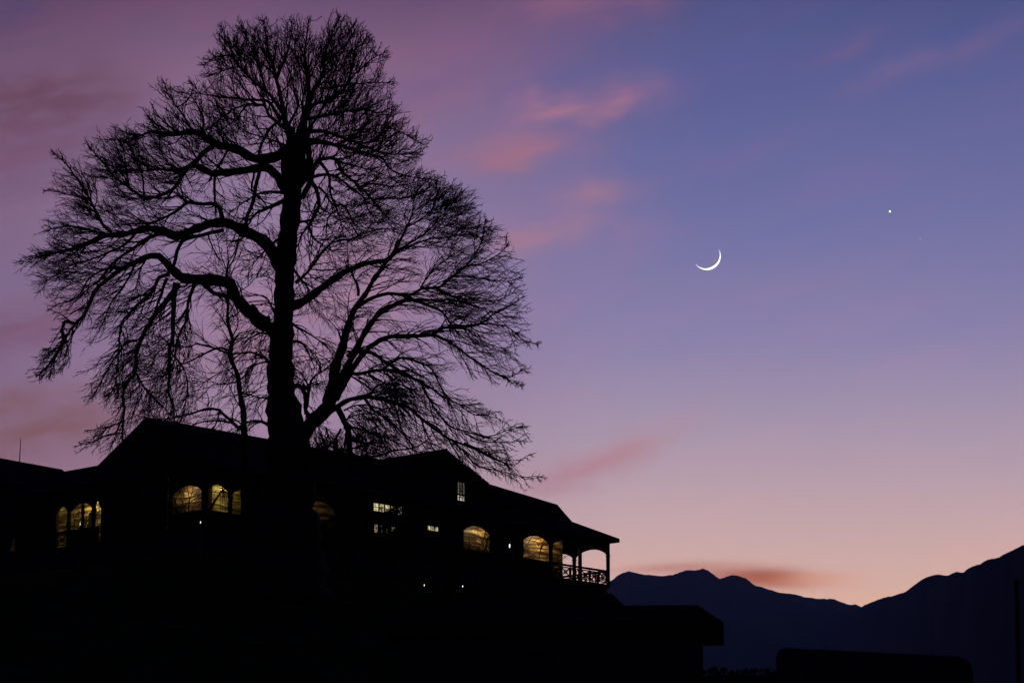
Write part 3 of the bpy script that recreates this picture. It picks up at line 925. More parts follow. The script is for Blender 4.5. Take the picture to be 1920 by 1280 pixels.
    def tube_obj(s, Q, rr, name, parent, origin, n=10, mat=None, flare=None):
        k = s.t0 / FPX; P = s.world(Q); m = MB()
        rad = np.array(rr) * k
        rad = rad * (1 + 0.16 * np.sin(np.arange(len(rad)) * 1.7 + s.r.rand() * 6) * np.sin(np.arange(len(rad)) * 0.6))
        m.tube(P, list(rad), n)
        return m.build(name, mat or M_BARK, parent, smooth=True, origin=origin)


# --- the big bare tree, traced bough by bough
T = TreeGen(158.0, (545, 520, 0), 11)
trunk_pts = [(541, 1120), (541, 1010), (541, 940), (541, 880), (538, 830), (535, 790), (528, 740), (526, 700), (527, 650), (531, 600), (533, 550), (534, 500), (538, 460), (543, 420), (547, 380), (550, 350), (555, 310), (561, 275), (566, 245), (572, 215)]
trunk_r = [80, 60, 52, 46, 40, 34, 28, 24.5, 23, 19, 18, 19.5, 19, 18, 17.5, 17.5, 17, 14, 9.5, 5.5]
TP = catmull(trunk_pts, 12.0)
TR = np.interp(TP[:, 1][::-1], [p[1] for p in trunk_pts][::-1], trunk_r[::-1])[::-1]
TQ = np.column_stack([TP, np.zeros(len(TP))])
T.limbs.append((TQ, TR, 0.45, 0.8))

big, small = [], []
def bough(pts, r0, r1, w=None, bare=0.25, dens=1.0):
    big.append(T.limb(pts, r0, r1, w, bare, dens))
def branch(pts, r0, r1, w=None, bare=0.12, dens=1.0):
    small.append(T.limb(pts, r0, r1, w, bare, dens))

# left, lower great limb and what hangs from it
bough([(520, 628), (503, 612), (490, 606), (467, 585), (442, 555), (434, 533), (413, 526), (385, 523), (359, 523), (338, 517), (320, 504)], 13, 9, -0.25, 0.3)
bough([(506, 600), (490, 598), (470, 575)], 9, 9, -0.2, 0.9)
branch([(322, 506), (308, 490), (298, 481), (285, 481), (273, 484), (252, 493), (230, 505), (208, 522), (183, 544), (170, 568), (160, 588), (144, 606), (134, 605), (126, 602), (119, 616), (119, 644), (100, 673), (74, 702)], 8, 1.6, 0.1, 0.15)
branch([(144, 606), (132, 620), (122, 640), (112, 660), (92, 685)], 3, 1.0, 0.1)
branch([(338, 533), (327, 548), (313, 565), (298, 583), (284, 601), (266, 634), (257, 659), (256, 680), (254, 703), (238, 720), (232, 741), (234, 763), (232, 795), (228, 840)], 7, 1.8, -0.25)
branch([(330, 530), (327, 555), (326, 580), (324, 630), (318, 659), (319, 705), (316, 734), (324, 760), (327, 800)], 6.5, 1.8, 0.1)
branch([(313, 520), (305, 540), (297, 560), (288, 590), (280, 612)], 4, 1.2, 0.3)
branch([(318, 515), (298, 519), (290, 533), (280, 551), (266, 562), (252, 576), (238, 592), (226, 605), (224, 637), (220, 687), (218, 720)], 4.5, 1.2, -0.4)
branch([(367, 528), (360, 545), (352, 569), (348, 601), (338, 622), (331, 640), (326, 680)], 4.5, 1.4, -0.3)
branch([(352, 569), (350, 590), (345, 615), (350, 640), (340, 650)], 2.5, 1.0, 0.2)
branch([(380, 530), (400, 548), (416, 552), (428, 560)], 5.5, 4, -0.4, 0.4)
branch([(252, 493), (240, 520), (222, 548), (205, 570), (190, 610)], 3, 1.0, 0.4)
branch([(273, 486), (262, 510), (255, 540), (240, 565)], 2.4, 0.9, -0.3)
branch([(230, 505), (200, 505), (165, 525), (140, 560), (110, 570)], 3, 0.9, 0.3)
branch([(257, 640), (240, 640), (226, 660), (205, 690), (188, 720), (175, 745)], 3, 0.9, 0.3)
branch([(318, 660), (345, 690), (352, 730), (345, 760)], 2.4, 0.9, -0.4)
branch([(256, 700), (275, 735), (300, 760), (330, 790)], 2.2, 0.9, -0.4)
branch([(234, 790), (205, 800), (172, 806)], 1.8, 0.8, 0.3)
branch([(228, 812), (200, 816), (175, 828), (150, 834)], 2.0, 0.7, -0.2, 0.05, 0.7)
# left, second great limb
bough([(525, 500), (514, 476), (498, 455), (484, 446), (470, 438), (457, 432), (440, 422), (424, 416), (400, 415), (390, 416), (370, 424), (356, 429), (340, 438), (330, 442), (318, 436), (300, 428), (280, 425), (262, 427), (240, 434), (225, 437), (195, 440), (165, 454), (131, 469)], 13, 4, 0.2, 0.35)
branch([(131, 469), (105, 476), (80, 481), (45, 489)], 4, 1.0, 0.1, 0.0)
branch([(330, 442), (312, 438), (296, 438), (278, 446), (262, 457), (246, 468), (232, 477), (205, 500), (185, 525), (160, 545)], 6, 1.4, -0.35)
branch([(262, 429), (240, 455), (215, 470), (180, 485), (130, 500), (90, 525)], 4, 1.0, 0.4)
branch([(195, 440), (165, 430), (130, 425), (95, 430)], 3.2, 0.9, -0.3)
branch([(418, 416), (414, 404), (411, 393), (404, 386), (397, 384), (375, 385), (352, 382), (340, 390), (328, 398), (305, 410), (285, 418), (255, 420)], 5.5, 2, -0.4, 0.3)
branch([(352, 384), (335, 366), (318, 372), (290, 372)], 3, 1, 0.3)
branch([(210, 436), (195, 424), (180, 396), (168, 374), (150, 345), (138, 325), (127, 311), (112, 298), (103, 290)], 4, 1.0, 0.3)
branch([(168, 374), (140, 368), (110, 360), (90, 358)], 2.2, 0.8, -0.3)
branch([(420, 432), (390, 440), (360, 446), (341, 454), (333, 468), (329, 485), (323, 502)], 4.5, 4, -0.3, 0.3, 0.5)
branch([(484, 446), (468, 440), (446, 450)], 3.4, 1.6, -0.5, 0.2)
branch([(390, 442), (400, 470), (418, 500)], 2.0, 0.8, -0.5)
branch([(446, 450), (440, 480), (428, 505), (430, 530)], 2.0, 0.9, -0.5)
# the trunk divides near the top, with slits of sky between the stems
bough([(546, 352), (538, 330), (533, 308), (536, 285), (543, 262), (548, 240)], 11, 6, 0.12, 0.6)
bough([(556, 350), (572, 334), (580, 315), (579, 290), (577, 268), (575, 247)], 8, 5, -0.15, 0.6)
# left, third and fourth limbs
bough([(536, 356), (529, 346), (521, 334), (513, 325), (503, 317), (491, 315), (478, 317), (467, 319), (450, 322), (438, 323), (424, 324), (410, 325), (397, 325), (384, 318), (372, 312)], 9.5, 6, -0.3, 0.3)
branch([(372, 312), (350, 315), (330, 322), (300, 318), (270, 322), (240, 318)], 5, 1.2, 0.1)
bough([(545, 282), (535, 283), (525, 289), (516, 293), (500, 296), (485, 298), (472, 296), (463, 291), (451, 283), (441, 278), (425, 274), (413, 272), (404, 267), (391, 259), (378, 250), (360, 244), (340, 247), (319, 251), (300, 249), (285, 247)], 12, 4, 0.25, 0.3)
branch([(285, 247), (265, 255), (240, 262), (215, 262)], 3.5, 1.0)
branch([(408, 270), (395, 278), (382, 288), (372, 298), (352, 315), (342, 330), (330, 349), (315, 360), (300, 368), (285, 370), (270, 369), (255, 361), (243, 352), (225, 340), (210, 326), (197, 310), (184, 296), (172, 280)], 6.5, 1.2, -0.2)
branch([(243, 352), (238, 325), (235, 295), (225, 262)], 2.4, 0.9, 0.3)
branch([(270, 369), (268, 335), (255, 300), (245, 275)], 2.4, 0.9, -0.3)
branch([(360, 245), (348, 225), (330, 200), (315, 178)], 3, 0.9, 0.3)
branch([(378, 250), (382, 225), (372, 200), (352, 175)], 2.6, 0.9, -0.3)
branch([(330, 200), (350, 190), (360, 172)], 1.8, 0.8)
branch([(487, 318), (484, 335), (480, 360), (476, 380), (469, 397), (464, 408), (460, 424)], 4, 4, -0.2, 0.5, 0.6)
branch([(403, 326), (401, 345), (402, 364), (403, 386)], 3.4, 2.4, -0.3, 0.4, 0.7)
branch([(430, 276), (418, 300), (403, 322)], 3, 2, -0.2, 0.4)
branch([(477, 318), (473, 340), (472, 356), (480, 364)], 2.6, 1.8, -0.3, 0.5, 0.6)
branch([(537, 372), (520, 382), (500, 390), (484, 398), (472, 410)], 6, 2.6, -0.3, 0.3, 0.7)
branch([(500, 390), (492, 375), (478, 368)], 2.0, 0.9)
# top fan
branch([(548, 290), (540, 250), (535, 231), (532, 210), (530, 194), (525, 172), (519, 153), (512, 125), (504, 100), (500, 80), (497, 60), (493, 42)], 8, 1.2, 0.0)
branch([(530, 215), (515, 192), (501, 175), (485, 160), (469, 147), (458, 136), (447, 125), (440, 112), (435, 103), (420, 104), (407, 106), (388, 118)], 5, 1.1, -0.4)
branch([(440, 112), (432, 90), (422, 72), (416, 52)], 2.4, 0.8)
branch([(566, 245), (570, 220), (575, 200), (578, 185), (579, 169), (577, 150), (575, 131), (573, 110), (572, 94), (574, 75), (576, 52), (578, 44)], 7, 1.1, 0.1)
branch([(578, 200), (585, 178), (595, 160), (604, 144), (608, 125), (610, 103), (615, 85), (619, 72), (628, 55), (636, 38)], 5, 1.0, 0.4)
branch([(570, 225), (585, 200), (600, 193), (616, 187), (632, 178), (647, 166), (655, 147), (660, 125), (662, 110), (663, 94), (675, 86), (692, 80)], 5.5, 1.0, -0.3)
branch([(655, 152), (672, 134), (688, 119), (702, 108), (720, 100)], 2.6, 0.8)
branch([(600, 166), (630, 162), (657, 156), (682, 158), (704, 156), (736, 154)], 3, 0.8, 0.4)
branch([(519, 150), (530, 120), (540, 90), (548, 60), (545, 40)], 3.2, 0.9, 0.5)
branch([(501, 175), (490, 140), (478, 110), (465, 75), (455, 55)], 3.0, 0.8, 0.4)
branch([(579, 150), (560, 120), (552, 95), (560, 65)], 2.6, 0.8, -0.5)
branch([(610, 110), (640, 90), (660, 65)], 2.2, 0.8, -0.4)
branch([(575, 222), (600, 218), (629, 214), (650, 210), (672, 206), (692, 209), (714, 212), (735, 200)], 4.6, 0.9, 0.35)
branch([(525, 222), (512, 202), (500, 188), (478, 187), (454, 186), (430, 185), (410, 184), (392, 180), (375, 175), (360, 158)], 4.4, 0.9, 0.2)
branch([(528, 240), (515, 228), (504, 219), (499, 208), (494, 200), (480, 198), (463, 197), (447, 202), (432, 209), (418, 220), (400, 232)], 4.5, 0.9, -0.4)
branch([(535, 215), (520, 230), (507, 241), (498, 254), (491, 266), (487, 280), (485, 294)], 4, 3, -0.2, 0.3)
branch([(463, 197), (440, 225), (420, 240), (405, 250)], 2.4, 0.8, 0.4)
branch([(447, 126), (425, 130), (400, 140)], 2.0, 0.8)
branch([(540, 235), (560, 200), (552, 170), (545, 140)], 3.5, 0.9, 0.6)
# right upper
branch([(575, 247), (600, 245), (625, 250), (645, 258), (666, 265), (684, 267), (700, 264), (711, 252), (722, 240), (728, 228), (733, 217), (735, 198)], 5.5, 0.9, 0.2)
branch([(576, 268), (592, 266), (612, 268), (632, 272), (652, 278), (672, 284), (692, 290), (713, 297), (722, 308), (735, 322), (750, 328), (766, 331), (790, 335)], 5.5, 1.0, -0.3)
branch([(666, 265), (700, 280), (735, 290), (770, 288)], 2.8, 0.8, 0.3)
branch([(722, 240), (745, 245), (765, 255), (788, 268)], 2.2, 0.8)
branch([(632, 272), (660, 255), (690, 245), (715, 240)], 2.6, 0.8, 0.5)
branch([(563, 372), (575, 352), (585, 330), (588, 312), (596, 301), (612, 299), (629, 301), (641, 325), (656, 338), (672, 350), (686, 362), (697, 376), (708, 388), (722, 404)], 7, 1.2, -0.2)
branch([(588, 331), (606, 328), (625, 328), (638, 336), (650, 345), (664, 357), (680, 370), (690, 395)], 4, 1.0, 0.3)
branch([(600, 304), (610, 318), (616, 331), (618, 346), (619, 362), (625, 378), (632, 394), (640, 420)], 4, 1.2, -0.4)
branch([(585, 340), (592, 352), (597, 372), (597, 388), (591, 400), (584, 414), (579, 425)], 5, 3, -0.2, 0.3)
branch([(597, 350), (604, 357), (611, 364), (619, 376), (628, 386), (643, 384), (650, 390), (656, 400), (660, 412), (662, 426)], 3.4, 1.2, 0.3)
branch([(579, 425), (585, 445), (600, 455), (620, 470)], 3, 1.0, 0.4)
branch([(579, 425), (565, 440), (560, 460)], 2.6, 1.0, -0.4)
branch([(632, 394), (615, 410), (612, 440), (622, 470)], 2.2, 0.8)
branch([(672, 350), (700, 345), (730, 350), (760, 345), (790, 338)], 2.6, 0.8, 0.2)
branch([(697, 376), (720, 372), (750, 372), (780, 365), (800, 355)], 2.4, 0.8, -0.3)
branch([(629, 301), (660, 310), (695, 318), (725, 330)], 2.8, 0.8, -0.4)
branch([(554, 310), (562, 338), (574, 338), (576, 318), (572, 300)], 4.5, 4, -0.2, 0.9)
# right-hand limb low on the trunk
bough([(545, 576), (560, 568), (573, 562), (585, 554), (597, 545), (608, 536), (620, 527), (632, 519), (643, 512), (655, 506), (667, 501), (682, 495), (696, 492), (710, 491), (722, 490), (731, 484), (737, 475), (748, 455)], 9.5, 3.4, 0.2, 0.35)
branch([(748, 455), (756, 440), (763, 425), (768, 413), (772, 402), (774, 385), (776, 368)], 3.2, 0.9, 0.1)
branch([(730, 486), (745, 473), (757, 463), (773, 453), (789, 443), (803, 432), (815, 421), (828, 410), (839, 398), (848, 382)], 3.4, 0.9, -0.3)
branch([(742, 470), (770, 460), (800, 450), (835, 445), (865, 440), (900, 435)], 2.6, 0.8, 0.4)
branch([(763, 425), (790, 410), (812, 390), (820, 365)], 2.0, 0.8, -0.3)
branch([(553, 530), (575, 510), (590, 492), (606, 470), (622, 455), (640, 452), (662, 448), (685, 438), (710, 430), (735, 430)], 4, 1.0, -0.3)
branch([(575, 510), (590, 525), (608, 530)], 1.8, 0.8)
# second stem forking right from the base
bough([(548, 850), (565, 820), (585, 793), (600, 780), (612, 765), (620, 745), (626, 706), (633, 675), (643, 648), (651, 620), (657, 598), (662, 586), (667, 575)], 18, 5.5, 0.2, 0.6)
bough([(667, 575), (672, 566), (678, 558), (690, 540), (702, 522), (715, 504), (728, 487)], 5.5, 3.2, 0.1, 0.3)
branch([(667, 577), (678, 570), (690, 562), (708, 555), (728, 551), (747, 553), (766, 554), (778, 548), (789, 542), (806, 541), (824, 538), (838, 528), (850, 518), (863, 508), (874, 498), (885, 485), (894, 472), (902, 456), (907, 440), (908, 420)], 5, 1.0, 0.15)
branch([(850, 518), (880, 520), (915, 526), (950, 528), (975, 520)], 2.4, 0.7, 0.3)
branch([(874, 498), (900, 495), (930, 480), (950, 462)], 2.2, 0.7)
branch([(789, 542), (800, 520), (820, 500), (845, 480)], 2.2, 0.8, 0.4)
branch([(671, 555), (672, 545), (667, 527), (660, 515), (656, 505)], 3.5, 2, 0.3, 0.4)
bough([(618, 765), (625, 745), (632, 729), (643, 702), (655, 677), (669, 650), (681, 627), (695, 607), (710, 589), (730, 577), (751, 566), (762, 562), (772, 560)], 8.5, 4, -0.15, 0.4)
branch([(772, 560), (784, 563), (795, 568), (810, 576), (824, 583), (834, 594), (843, 607), (858, 622), (880, 640)], 4, 0.9, -0.3)
branch([(760, 563), (790, 560), (820, 562), (850, 562), (880, 570), (910, 580), (940, 588)], 3.4, 0.8, 0.3)
branch([(824, 540), (850, 555), (885, 560), (925, 562), (960, 550)], 2.6, 0.8, -0.2)
bough([(630, 750), (643, 723), (657, 700), (672, 677), (687, 660), (702, 645), (712, 638), (725, 633), (748, 630), (772, 630), (792, 629), (810, 627), (820, 620), (830, 614), (850, 613), (868, 612), (885, 610), (900, 607)], 6.5, 2.6, 0.15, 0.4)
branch([(900, 607), (912, 599), (923, 589), (938, 582), (955, 573), (975, 560)], 2.6, 0.7, 0.1)
branch([(812, 628), (830, 635), (847, 645), (862, 656), (877, 668), (890, 677), (903, 685), (915, 691), (926, 697), (940, 702), (952, 706), (966, 700), (982, 693)], 3.4, 0.7, -0.25)
branch([(926, 697), (945, 708), (965, 716), (975, 722)], 1.8, 0.6)
branch([(900, 607), (925, 608), (947, 612), (962, 622), (976, 635), (992, 642), (1006, 645)], 2.4, 0.6, -0.2)
branch([(868, 612), (890, 630), (915, 645), (945, 655)], 2.0, 0.7, 0.3)
branch([(640, 735), (655, 703), (672, 700), (690, 697), (708, 695), (728, 694), (745, 699), (760, 706), (772, 709), (783, 713), (800, 723), (824, 741), (840, 749), (853, 755), (868, 764), (882, 773), (893, 778), (905, 779), (930, 772)], 5, 0.9, 0.3)
branch([(714, 694), (722, 688), (728, 682), (737, 676), (746, 671), (762, 673), (777, 677), (792, 683), (807, 691), (813, 701), (818, 712), (824, 724), (832, 738), (850, 755), (875, 760)], 3.8, 0.8, -0.2)
branch([(650, 668), (660, 663), (672, 660), (688, 661), (702, 665), (716, 675), (728, 685), (743, 693), (757, 700), (775, 710), (790, 721), (796, 734), (802, 748), (810, 760), (818, 773), (830, 789), (843, 802), (857, 808), (871, 811), (890, 816), (907, 820), (928, 815), (948, 808), (976, 801)], 4.5, 0.8, -0.35)
branch([(871, 811), (905, 825), (940, 828), (978, 826)], 2, 0.6, 0.1)
bough([(605, 785), (622, 770), (635, 761), (650, 752), (667, 747), (682, 744), (698, 744), (715, 747), (731, 752), (748, 756), (766, 762), (778, 770), (789, 779), (803, 791), (818, 803), (832, 813), (847, 823), (864, 830), (882, 838), (897, 846), (912, 854), (930, 862), (948, 868)], 5.5, 1.4, 0.2, 0.3)
branch([(869, 829), (890, 838), (911, 848), (928, 858), (944, 866), (957, 870), (967, 871), (978, 862), (990, 853)], 2.4, 0.7, -0.1)
branch([(850, 826), (872, 848), (890, 868), (905, 875), (920, 878), (944, 883), (962, 889), (979, 893), (995, 895), (1010, 894)], 2.6, 0.6, 0.2)
branch([(836, 815), (858, 850), (885, 880), (912, 902)], 2.0, 0.6, -0.2)
branch([(735, 754), (742, 766), (748, 785), (752, 800), (762, 818), (772, 834), (782, 850)], 2.8, 0.9, -0.3)
branch([(690, 745), (705, 725), (722, 720), (750, 722), (780, 735)], 3, 0.9, 0.4)
branch([(680, 744), (700, 770), (730, 790), (760, 815), (800, 830)], 3.2, 0.9, -0.3)
branch([(643, 802), (660, 800), (685, 806), (712, 818), (745, 830), (790, 848)], 3.4, 0.9, 0.3)
branch([(650, 858), (680, 857), (710, 855), (726, 849), (742, 844), (760, 842), (777, 840), (790, 832), (804, 822), (810, 812)], 3.5, 1.0, -0.2, 0.1, 0.7)
branch([(632, 762), (645, 785), (653, 805), (656, 835), (657, 880)], 7, 6, -0.2, 0.2, 1.2)
for pts in ([(610, 800), (620, 825), (640, 845)], [(600, 812), (612, 838), (618, 862)], [(655, 830), (675, 815), (700, 800), (725, 796)], [(655, 840), (680, 835), (705, 820), (735, 815)], [(640, 790), (665, 778), (695, 775), (720, 780)],
            [(590, 820), (600, 845), (598, 868)], [(657, 850), (640, 840), (622, 845), (610, 858)], [(645, 770), (670, 760), (700, 762), (735, 778)], [(700, 800), (715, 825), (725, 850)], [(675, 815), (685, 840), (690, 862)]):
    branch(pts, 2.2, 0.7, None, 0.05, 1.2)
for pts in ([(700, 744), (722, 735), (745, 728), (770, 730)], [(690, 700), (715, 715), (740, 730), (765, 750)], [(668, 747), (700, 735), (730, 738), (760, 745)], [(655, 703), (690, 725), (720, 745), (745, 775)], [(716, 675), (730, 705), (742, 735), (748, 765)]):
    branch(pts, 2.2, 0.7, None, 0.05, 1.0)
branch([(648, 812), (665, 825), (690, 832), (720, 838)], 4, 1.2, 0.3)
branch([(640, 805), (625, 830), (605, 842), (590, 855)], 3, 1.2, 0.3)
branch([(552, 722), (558, 720), (566, 726), (571, 738), (572, 755), (574, 775)], 5.5, 4, -0.1, 0.6)
branch([(572, 765), (577, 748), (580, 730), (584, 714), (592, 704), (602, 697), (612, 690)], 5, 1.4, 0.2, 0.3)
branch([(580, 730), (572, 712), (565, 700), (552, 690)], 2.6, 1, -0.3)
branch([(602, 697), (600, 680), (590, 665), (575, 655)], 2.2, 0.8, 0.3)
# small limbs on the left of the lower trunk
branch([(510, 692), (503, 682), (496, 672), (485, 667), (474, 662), (464, 660), (452, 662)], 5, 1.4, -0.3, 0.3)
branch([(500, 678), (480, 682), (462, 695), (445, 705)], 2.4, 0.9, 0.3)
branch([(512, 800), (500, 795), (490, 790), (478, 788), (462, 792)], 5, 2, -0.2, 0.3)
branch([(515, 590), (500, 560), (478, 555), (455, 556)], 2.6, 0.8, 0.5)
branch([(520, 745), (490, 745), (460, 738), (430, 742)], 2.4, 0.8, 0.4)
branch([(514, 620), (500, 625), (480, 622), (450, 628)], 2.4, 0.8, -0.4)
# limbs that come towards and go away from the viewer
for k, (x0, y0, x1, y1) in enumerate([(548, 330, 500, 240), (560, 300, 640, 250), (545, 420, 600, 400), (535, 480, 590, 560), (535, 600, 600, 640), (538, 440, 470, 500), (558, 290, 470, 250), (560, 280, 560, 120), (565, 260, 660, 300), (530, 640, 590, 690), (560, 270, 630, 130), (548, 360, 430, 400)]):
    mx, my = (x0 * .5 + x1 * .5) + T.r.uniform(-14, 14), (y0 * .5 + y1 * .5) + T.r.uniform(-14, 14) - 8
    branch([(x0, y0), (x0 * .75 + mx * .25, y0 * .7 + my * .3), (mx, my), (x1, y1)], 4.5, 1.0, 1.9 if k % 2 else -1.6, 0.3, 0.8)

T.leaf_out(); T.leaf_out(False); T.leaf_out(False)
print('COV', len(T.A), T.cov[T.cov > 0.05].mean())
tb = T.world([(541, 1080, 0)])[0]; tb[2] = float(ground_z(tb[0], tb[1]))
tree = thing('bare_tree', 'huge spreading bare tree in front of the lodge, crown far above its roofs', 'tree', tuple(tb))
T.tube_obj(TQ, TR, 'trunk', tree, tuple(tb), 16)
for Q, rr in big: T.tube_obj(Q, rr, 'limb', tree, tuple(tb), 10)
for Q, rr in small:
    for k in range(len(Q) - 1): T.seg(Q[k], Q[k + 1], rr[k], rr[k + 1])
T.twig_mesh('crown', tree, tuple(tb))

# --- slender bare tree left of the trunk
T2 = TreeGen(161.0, (440, 760, 0), 5)
Q2 = catmull([(459, 1080), (459, 960), (459, 860), (458, 813), (457, 790), (456, 767), (450, 738), (446, 705), (438, 685), (430, 666), (434, 650), (436, 637), (431, 620), (427, 601), (427, 580), (428, 558), (426, 535), (424, 515), (428, 490), (426, 465)], 8.0)
R2 = np.interp(-Q2[:, 1], [-1080, -813, -767, -705, -640, -558, -465], [9.5, 6.2, 5.4, 4.4, 3.6, 2.4, 1.0])
Q2 = np.column_stack([Q2, np.zeros(len(Q2))]); T2.limbs.append((Q2, R2, 0.45, 0.6))
sm2 = []
for pts, a, b in [([(431, 666), (420, 660), (408, 655), (395, 651), (380, 647), (367, 645), (350, 650), (330, 648)], 3, 1.0),
                  ([(436, 668), (425, 656), (413, 653), (395, 658), (377, 667), (355, 678), (334, 687), (315, 700)], 3, 1.0),
                  ([(456, 806), (445, 800), (436, 792), (424, 780), (413, 768), (400, 766), (385, 767), (365, 773), (345, 778), (320, 784), (300, 785)], 4.2, 1.2),
                  ([(413, 768), (408, 785), (402, 800)], 2.4, 1.4), ([(440, 795), (415, 788), (390, 788), (365, 795)], 3, 1.2),
                  ([(448, 712), (460, 700), (472, 685), (488, 672)], 2.4, 0.9), ([(436, 640), (448, 625), (466, 622), (482, 615)], 2.2, 0.8),
                  ([(428, 560), (445, 550), (465, 535), (480, 520)], 1.8, 0.7), ([(427, 510), (415, 480), (408, 450)], 1.4, 0.7), ([(428, 495), (440, 470), (448, 445)], 1.4, 0.7),
                  ([(452, 745), (470, 740), (490, 725), (500, 722)], 2.2, 0.8), ([(446, 715), (425, 720), (400, 722), (385, 735)], 2.0, 0.8), ([(436, 690), (410, 700), (385, 715)], 1.8, 0.7)]:
    sm2.append(T2.limb(pts, a, b, None, 0.15, 0.7))
T2.leaf_out()
tb2 = T2.world([(459, 1060, 0)])[0]; tb2[2] = float(ground_z(tb2[0], tb2[1]))
tree2 = thing('bare_tree', 'slender crooked bare tree close to the left of the huge tree trunk', 'tree', tuple(tb2))
T2.tube_obj(Q2, R2, 'trunk', tree2, tuple(tb2), 8)
for Q, rr in sm2:
    for k in range(len(Q) - 1): T2.seg(Q[k], Q[k + 1], rr[k], rr[k + 1])
T2.twig_mesh('crown', tree2, tuple(tb2))


# ------------------------------------------------------------------ shrubs before the lodge
def shrub(px, py, Y, r, h, label, seed, n=1500, leaf=0.07, group='dark shrubs before the lodge', cat='shrub'):
    """leafy bush: stems and many small leaves in uneven clumps"""
    rr = np.random.RandomState(seed)
    p = at_Y(px, py, Y); p[2] = float(ground_z(p[0], p[1])) - 0.05
    top = at_Y(px, py, Y)[2]; h = max(h, top - p[2])
    t = thing('leafy_shrub', label, cat, tuple(p), group)
    m = MB(); cl = []
    for k in range(9):
        a = rr.rand() * 6.28; e = rr.uniform(0.2, 1.0) * r * 0.75
        q = p + np.array([math.cos(a) * e, math.sin(a) * e, h * rr.uniform(0.55, 0.95)])
        mid = p * 0.5 + q * 0.5 + np.array([0, 0, 0.1 * h]); m.tube([p, mid, q], [0.035, 0.022, 0.008], 5)
        cl.append((q, r * rr.uniform(0.28, 0.5)))
        cl.append((mid, r * rr.uniform(0.25, 0.4)))
    m.build('stem', M_BARK, t, origin=tuple(p))
    c = rr.randint(0, len(cl), n)
    d = rr.randn(n, 3); d /= np.linalg.norm(d, axis=1, keepdims=True); d *= (rr.rand(n, 1) ** 0.45)
    cen = np.array([cl[i][0] for i in c]) + d * np.array([cl[i][1] for i in c])[:, None]
    a = rr.randn(n, 3); a /= np.linalg.norm(a, axis=1, keepdims=True); b = np.cross(a, rr.randn(n, 3)); b /= np.linalg.norm(b, axis=1, keepdims=True)
    s_ = leaf * rr.uniform(0.6, 1.4, (n, 1))
    V = np.stack([cen - a * s_, cen + b * s_ * 0.5, cen + a * s_, cen - b * s_ * 0.5], 1).reshape(-1, 3)
    F = (np.arange(n) * 4)[:, None] + np.arange(4)[None]
    link('foliage', V, F, M_LEAF, t, origin=tuple(p))


shrub(726, 950, 173, 1.45, 2.6, 'leafy dark shrub half hiding the wide lit window by the cross gable', 1, 5200)
shrub(733, 926, 173.5, 0.85, 2.4, 'tall thin leafy shrub against the upper panes of the wide lit window', 15, 2600)
shrub(612, 962, 170, 0.8, 1.8, 'leafy dark shrub in front of the dim bay right of the big trunk', 2)
shrub(655, 985, 171, 1.0, 1.6, 'leafy dark shrub between the dim bay and the wide lit window', 3)
shrub(275, 975, 172, 1.0, 1.6, 'leafy dark shrub before the closed bays left of the lodge corner', 4)
shrub(845, 1035, 176, 0.9, 1.4, 'leafy dark shrub below the three small lit panes', 5)


def weeping():
    """bare weeping shrub whose stems hang in front of the lit corner arch"""
    rr = np.random.RandomState(4); t0 = 166.5
    base = at_t(385, 985, t0); base[2] = float(ground_z(base[0], base[1]))
    t = thing('weeping_shrub', 'bare weeping shrub with drooping stems before the lit corner arch', 'shrub', tuple(base))
    m = MB(); k = t0 / FPX
    q = [base] + [at_t(x, y, t0) for x, y in ((393, 958), (402, 940), (411, 926), (418, 917))]
    m.tube(q, [0.10, 0.09, 0.07, 0.05, 0.04], 7)
    m.build('stem', M_BARK, t, origin=tuple(base))
    m = MB()
    for i in range(26):
        x0, y0 = 418 + rr.uniform(-8, 3), 917 + rr.uniform(-2, 8)
        dx = rr.uniform(-14, 22); L = rr.uniform(20, 46)
        pts = [at_t(x0 + dx * f ** 0.7, y0 - 5 * math.sin(f * 3.1) + L * f * f, t0 + rr.uniform(-.05, .05) + (i % 5 - 2) * 0.2 * f) for f in np.linspace(0, 1, 6)]
        m.tube(pts, [0.022, 0.018, 0.016, 0.013, 0.010, 0.006], 4)
    m.build('hanging_twigs', M_TWIG, t, origin=tuple(base))


weeping()


def bare_shrub(px, py, t0, r, label, seed):
    rr = np.random.RandomState(seed)
    top = at_t(px, py, t0); base = top.copy(); base[2] = float(ground_z(base[0], base[1])) - 0.05
    t = thing('bare_shrub', label, 'shrub', tuple(base), 'bare shrubs before the lit arches')
    H = top[2] - base[2]
    m = MB(); tw = MB()
    def limb(p, d, L, rad, lev):
        pts = [p]; n = 5
        for k in range(n):
            d = d + rr.randn(3) * 0.16 + np.array([0, 0, 0.05]); d = d / np.linalg.norm(d); pts.append(pts[-1] + d * L / n)
        (m if lev == 0 else tw).tube(pts, list(np.linspace(rad, rad * 0.5, n + 1)), 5 if lev == 0 else 4)
        if lev < 3:
            for k in range((7, 5, 4)[lev]):
                i = rr.randint(1 if lev else 2, n + 1); q = d + rr.randn(3) * 0.75; q /= np.linalg.norm(q)
                limb(pts[i], q, L * rr.uniform(0.35, 0.6), rad * 0.5, lev + 1)
    for k in range(4):
        a = rr.rand() * 6.28; limb(base, np.array([math.cos(a) * r / H, math.sin(a) * r / H, 1.0]), H * rr.uniform(0.8, 1.0), 0.045, 0)
    m.build('stem', M_BARK, t, origin=tuple(base)); tw.build('twigs', M_TWIG, t, origin=tuple(base))


